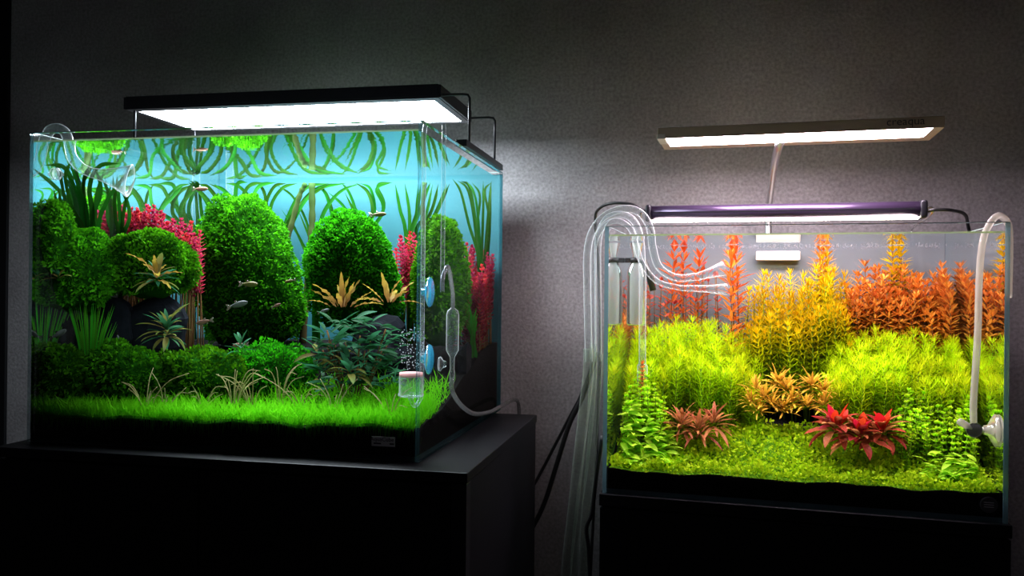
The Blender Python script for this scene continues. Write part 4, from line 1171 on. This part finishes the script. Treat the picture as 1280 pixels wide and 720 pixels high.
def broad_bush(top, bot, v0, v1, n, label, px_base, sc):
    p = Q.at(px_base, bot, (v0 + v1) / 2); p.z = soil_r(p.x, p.y)
    r = root('broad_leaf_plant', Q, p, label, 'plant', 'broad-leaved lime plants')
    px0, px1 = top[0][0], top[-1][0]
    for k in range(n):
        px = px0 + (px1 - px0) * ((k * .618034) % 1.); s = (k + RND.random()) / n
        t = interp(top, px); py = t + (1 - s) * (bot - t)
        q = Q.at(px, py, v0 + (v1 - v0) * s)
        q.x = min(max(q.x, .02), Q.W - .024); q.z = max(q.z, soil_r(q.x, q.y) + .008)
        az = RND.choice((0, math.pi)) + RND.uniform(-1.0, 1.0)
        if q.x < .035: az = RND.uniform(-1.2, .9)
        if q.x > Q.W - .04: az = math.pi + RND.uniform(-1., 1.)
        q.y = max(q.y, .034 if math.sin(az) < 0 else .016)
        put('leaf', RND.choice(BL), r, loc=q - p, rot=orient(az, RND.uniform(-.2, .8), RND.uniform(-.7, .7)), scale=RND.uniform(sc * .75, sc * 1.15))
    for k in range(10):
        px = px0 + (px1 - px0) * (k + .5) / 10
        q = Q.at(px, interp(top, px) + 16, (v0 + v1) / 2 + .01); q.x = min(max(q.x, .02), Q.W - .02)
        MB().tube([(q.x, q.y, soil_r(q.x, q.y)), q.lerp(Vector((q.x, q.y, soil_r(q.x, q.y))), .5), q], .0012, 5).part('stem', SG, r)
broad_bush([(764, 506), (785, 500), (805, 512), (825, 526), (845, 556)], 588, .030, .085, 260, 'lime bush of broad pointed leaves in the front corner by the pipes', 800, 1.)
broad_bush([(1148, 578), (1175, 566), (1200, 568), (1238, 584)], 604, .028, .06, 80, 'low lime plant of broad leaves beneath the suction cup diffuser', 1195, .75)

# bubbles at the waterline
mb = MB()
for k in range(420):
    u = .012 + (Q.W - .024) * RND.random(); v = .345 - .06 * RND.random() ** 2
    mb.blob((u, v, WR - .0012 - .003 * RND.random() ** 3), [RND.uniform(.0005, .0014)] * 3, 6, 4)
mb.top('surface_bubbles', M['bubble'], Q, (.27, .33, WR - .002), 'row of tiny bubbles under the water surface by the pale background', 'bubbles', kind='stuff')

# ------------------------------------------------------------------ right tank: pipes, hoses, cables
def pipe_thing(name, pts, rad, mat, label, cat, group=None, extra=None, n=12, T=Q, seg=6):
    P = [Vector(p) for p in pts]
    p0 = P[0]
    r = root(name, T, p0, label, cat, group)
    MB().tube(spline(P, seg), rad, n, caps=False).part('bent_tube', mat, r)
    if extra: extra(r)
    return r
V1 = .075
def q1(r):
    e = Q.at(905, 336, .115); s = Q.at(872, 346, .105)
    MB().lathe([(0, .0062), ((e - s).length * .5, .008), ((e - s).length, .012), ((e - s).length + .0008, .011)], s, e - s, 20).part('nozzle', M['pipe'], r)
pipe_thing('outflow_pipe', [Q.at(736, 452, V1), Q.at(734, 360, V1), Q.at(734, 318, V1), Q.at(740, 290, V1), Q.at(756, 270, V1), Q.at(780, 261, V1), Q.at(800, 266, V1), Q.at(812, 284, V1), Q.at(816, 310, V1), Q.at(824, 334, V1 + .01), Q.at(845, 347, V1 + .02), Q.at(872, 346, V1 + .03)],
           .0062, M['pipe'], 'clear glass outflow pipe arching over the corner of the warm-lit aquarium', 'pipe', None, q1)
V2 = .125
def q2(r):
    b = Q.at(803, 455, V2)
    MB().lathe([(0, .0062), (.002, .0085), (.05, .0085), (.054, .004), (.054, 0)], b, (0, 0, -1), 14).part('strainer', M['pipe'], r)
pipe_thing('intake_pipe', [Q.at(748, 452, V2), Q.at(747, 340, V2), Q.at(748, 300, V2), Q.at(756, 276, V2), Q.at(772, 268, V2), Q.at(790, 274, V2), Q.at(800, 296, V2), Q.at(803, 340, V2), Q.at(803, 400, V2), Q.at(803, 458, V2)],
           .0058, M['pipe'], 'clear glass intake pipe dropping into the feathery bush', 'pipe', None, q2)
V3 = .10
def q3(r):
    e = Q.at(908, 362, .13); s = Q.at(850, 360, .115)
    MB().lathe([(0, .0045), ((e - s).length * .6, .0060), ((e - s).length, .0095), ((e - s).length + .0008, .0085)], s, e - s, 20).part('nozzle', M['pipe'], r)
pipe_thing('spray_pipe', [Q.at(742, 440, V3), Q.at(742, 340, V3), Q.at(744, 302, V3), Q.at(756, 282, V3), Q.at(772, 276, V3), Q.at(788, 286, V3), Q.at(795, 306, V3), Q.at(803, 330, V3), Q.at(822, 352, V3 + .008), Q.at(850, 360, V3 + .015)],
           .0045, M['pipe'], 'thinner clear glass pipe curving below the outflow pipe', 'pipe', None, q3)
def hose(name, pts, rad, mat, label, cat='hose', group=None, T=Q, n=10):
    P = [Vector(p) for p in pts]
    return MB().tube(spline(P, 7), rad, n).top(name, mat, T, P[-1], label, cat, group)
hose('clear_hose', [Q.at(736, 436, V1), Q.at(735, 470, V1), Q.at(727, 540, V1), Q.at(716, 640, V1), Q.at(706, 740, V1), Q.at(700, 900, V1), Q.at(698, 1195, V1)], .0090, M['hose_clear'], 'thick clear hose slipped on the outflow pipe, hanging beside the cabinet')
hose('clear_hose', [Q.at(748, 440, V2), Q.at(746, 480, V2), Q.at(740, 560, V2), Q.at(732, 650, V2), Q.at(728, 740, V2), Q.at(726, 900, V2), Q.at(726, 1170, V2)], .0080, M['hose_clear'], 'clear hose slipped on the intake pipe, hanging beside the cabinet')
hose('clear_hose', [Q.at(742, 430, V3), Q.at(741, 480, V3), Q.at(734, 560, V3), Q.at(722, 650, V3), Q.at(716, 740, V3), Q.at(712, 900, V3), Q.at(711, 1185, V3)], .0060, M['hose_clear'], 'clear hose slipped on the thinner pipe, between two thicker hoses')
cb = 'black power cables on the wall'
hose('power_cable', [Q.at(742, 450, .30), Q.at(728, 490, .30), Q.at(710, 525, .30), Q.at(692, 560, .30), Q.at(668, 605, .30), Q.at(640, 650, .30)], .0030, M['black_rubber'], 'thinner black cable slanting down from the hoses behind the cabinet', 'cable', cb)
hose('power_cable', [Q.at(746, 440, .28), Q.at(730, 492, .28), Q.at(712, 530, .28), Q.at(696, 580, .28), Q.at(680, 630, .28), Q.at(660, 670, .28)], .0045, M['black_rubber'], 'thicker black cable slanting down from the hoses', 'cable', cb)
hose('power_cable', [Q.at(753, 545, .02), Q.at(746, 590, .02), Q.at(740, 640, .02), Q.at(733, 660, .02), Q.at(736, 690, .02), Q.at(738, 760, .02), Q.at(738, 900, .02)], .0032, M['black_rubber'], 'black cable along the cabinet corner beside the hoses', 'cable', cb)
hose('power_cable', [Q.at(728, 900, .22), Q.at(742, 640, .22), Q.at(750, 440, .22), Q.at(748, 330, .22), Q.at(744, 275, .22), Q.at(750, 260, .20), Q.at(766, 254, .178), Q.at(788, 255, .170), Q.at(800, 260, .170), Q.at(809, 266, .172)], .0026, M['black_rubber'], 'black cable arching over the pipes to the plum lamp', 'cable', cb)
hose('power_cable', [Q.at(1157, 264, .172), Q.at(1172, 262, .170), Q.at(1190, 263, .19), Q.at(1206, 268, .30), Q.at(1210, 282, .385), Q.at(1214, 310, .39), Q.at(1216, 420, .39), Q.at(1216, 700, .39)], .0028, M['black_rubber'], 'black cable leaving the far end of the plum lamp', 'cable', cb)

def skimmer():
    v = .17
    c = Q.at(788, 345, v); c.x = max(c.x, .026)
    r = root('surface_skimmer', Q, (c.x, v, .30), 'pale translucent skimmer cylinder with tapering head by the side pane', 'skimmer')
    MB().lathe([(.385, .012), (.372, .0085), (.360, .006), (.350, .010), (.338, .0155), (.320, .0165), (.250, .0165), (.246, .0145), (.246, 0)], (c.x, v, 0), (0, 0, 1), 20).part('cylinder', M['acrylic'], r)
    MB().lathe([(.3605, .0), (.3605, .0105), (.352, .0115), (.352, .0)], (c.x, v, 0), (0, 0, 1), 16).part('collar', M['black_rubber'], r)
    MB().tube([(c.x + .012, v, .355), (c.x + .020, v, .335), (c.x + .028, v, .305)], .0055, 8).part('outlet', M['black_rubber'], r)
    MB().rbox(.0065, c.x, v - .004, v + .004, .352, .360, .001).part('clip', M['black_rubber'], r, False)
skimmer()

def co2_right():
    u = Q.W - .006
    v = .030
    c = Q.at(1217, 537, v)
    r = root('hose_diffuser', Q, c, 'milky hose ending in a black-faced diffuser held by a white suction cup', 'diffuser')
    pts = [(Q.W + .009, v + .01, .30), (Q.W + .009, v + .008, .375), (Q.W + .006, v + .006, .402), (Q.W - .006, v + .004, .412), Q.at(1236, 282, v), Q.at(1228, 305, v), Q.at(1224, 350, v), Q.at(1222, 420, v), Q.at(1217, 500, v), Vector((c.x, v, c.z + .008))]
    MB().tube(spline(pts, 7), .0046, 12).part('hose', M['hose_white'], r)
    MB().lathe([(0, 0), (0, .0095), (-.008, .0095), (-.009, .0085), (-.0092, .0)], (c.x, v + .004, c.z), (0, 1, 0), 20).part('face', M['badge'], r)
    MB().lathe([(-.0095, .0102), (-.0075, .0106), (-.0075, .0096)], (c.x, v + .004, c.z), (0, 1, 0), 20).part('ring', M['steel'], r)
    d = Q.at(1198, 526, v - .004)
    MB().lathe([(0, .0045), ((d - c).length * .9, .0050), ((d - c).length, .0042), ((d - c).length + .0015, 0)], c, d - c, 14).part('nozzle', M['hose_white'], r)
    MB().tube([(c.x + .008, v, c.z), (u - .014, v, c.z), (u - .008, v, c.z)], .0040, 10).part('arm', M['white_plastic'], r)
    MB().lathe([(0, .0), (0, .0215), (-.002, .0222), (-.006, .0165), (-.011, .0075), (-.016, .0065), (-.017, 0)], (u - .0004, v, c.z), (1, 0, 0), 24).part('suction_cup', M['cup_white'], r)
co2_right()

# ------------------------------------------------------------------ leaves that reach the glass or the surface lie against it
def keep_inside():
    bpy.context.view_layer.update()
    t = .0066
    for o in list(COL.objects):
        if o.parent is not None or o.get('category') != 'plant': continue
        T = FR[o.name]
        lo = np.array([t, t, -1.]); hi = np.array([T.W - t, T.D - t, (WL if T is L else WR) - .0006])
        todo = list(o.children)
        while todo:
            m = todo.pop(); todo += list(m.children)
            X = T.M.inverted() @ m.matrix_world
            n = len(m.data.vertices)
            co = np.empty(n * 3, np.float32); m.data.vertices.foreach_get('co', co)
            A = np.array(X); p = co.reshape(-1, 3) @ A[:3, :3].T + A[:3, 3]
            over = np.clip(p - hi, 0, None); under = np.clip(lo - p, 0, None)
            if over.max() <= 0 and under.max() <= 0: continue
            p = np.clip(p, lo, hi) - over * .06 + under * .06       # pressed flat, folding a little back inwards
            B = np.array(X.inverted()); q = p @ B[:3, :3].T + B[:3, 3]
            me = m.data.copy(); me.vertices.foreach_set('co', q.astype(np.float32).ravel()); me.update()
            m.data = me
keep_inside()
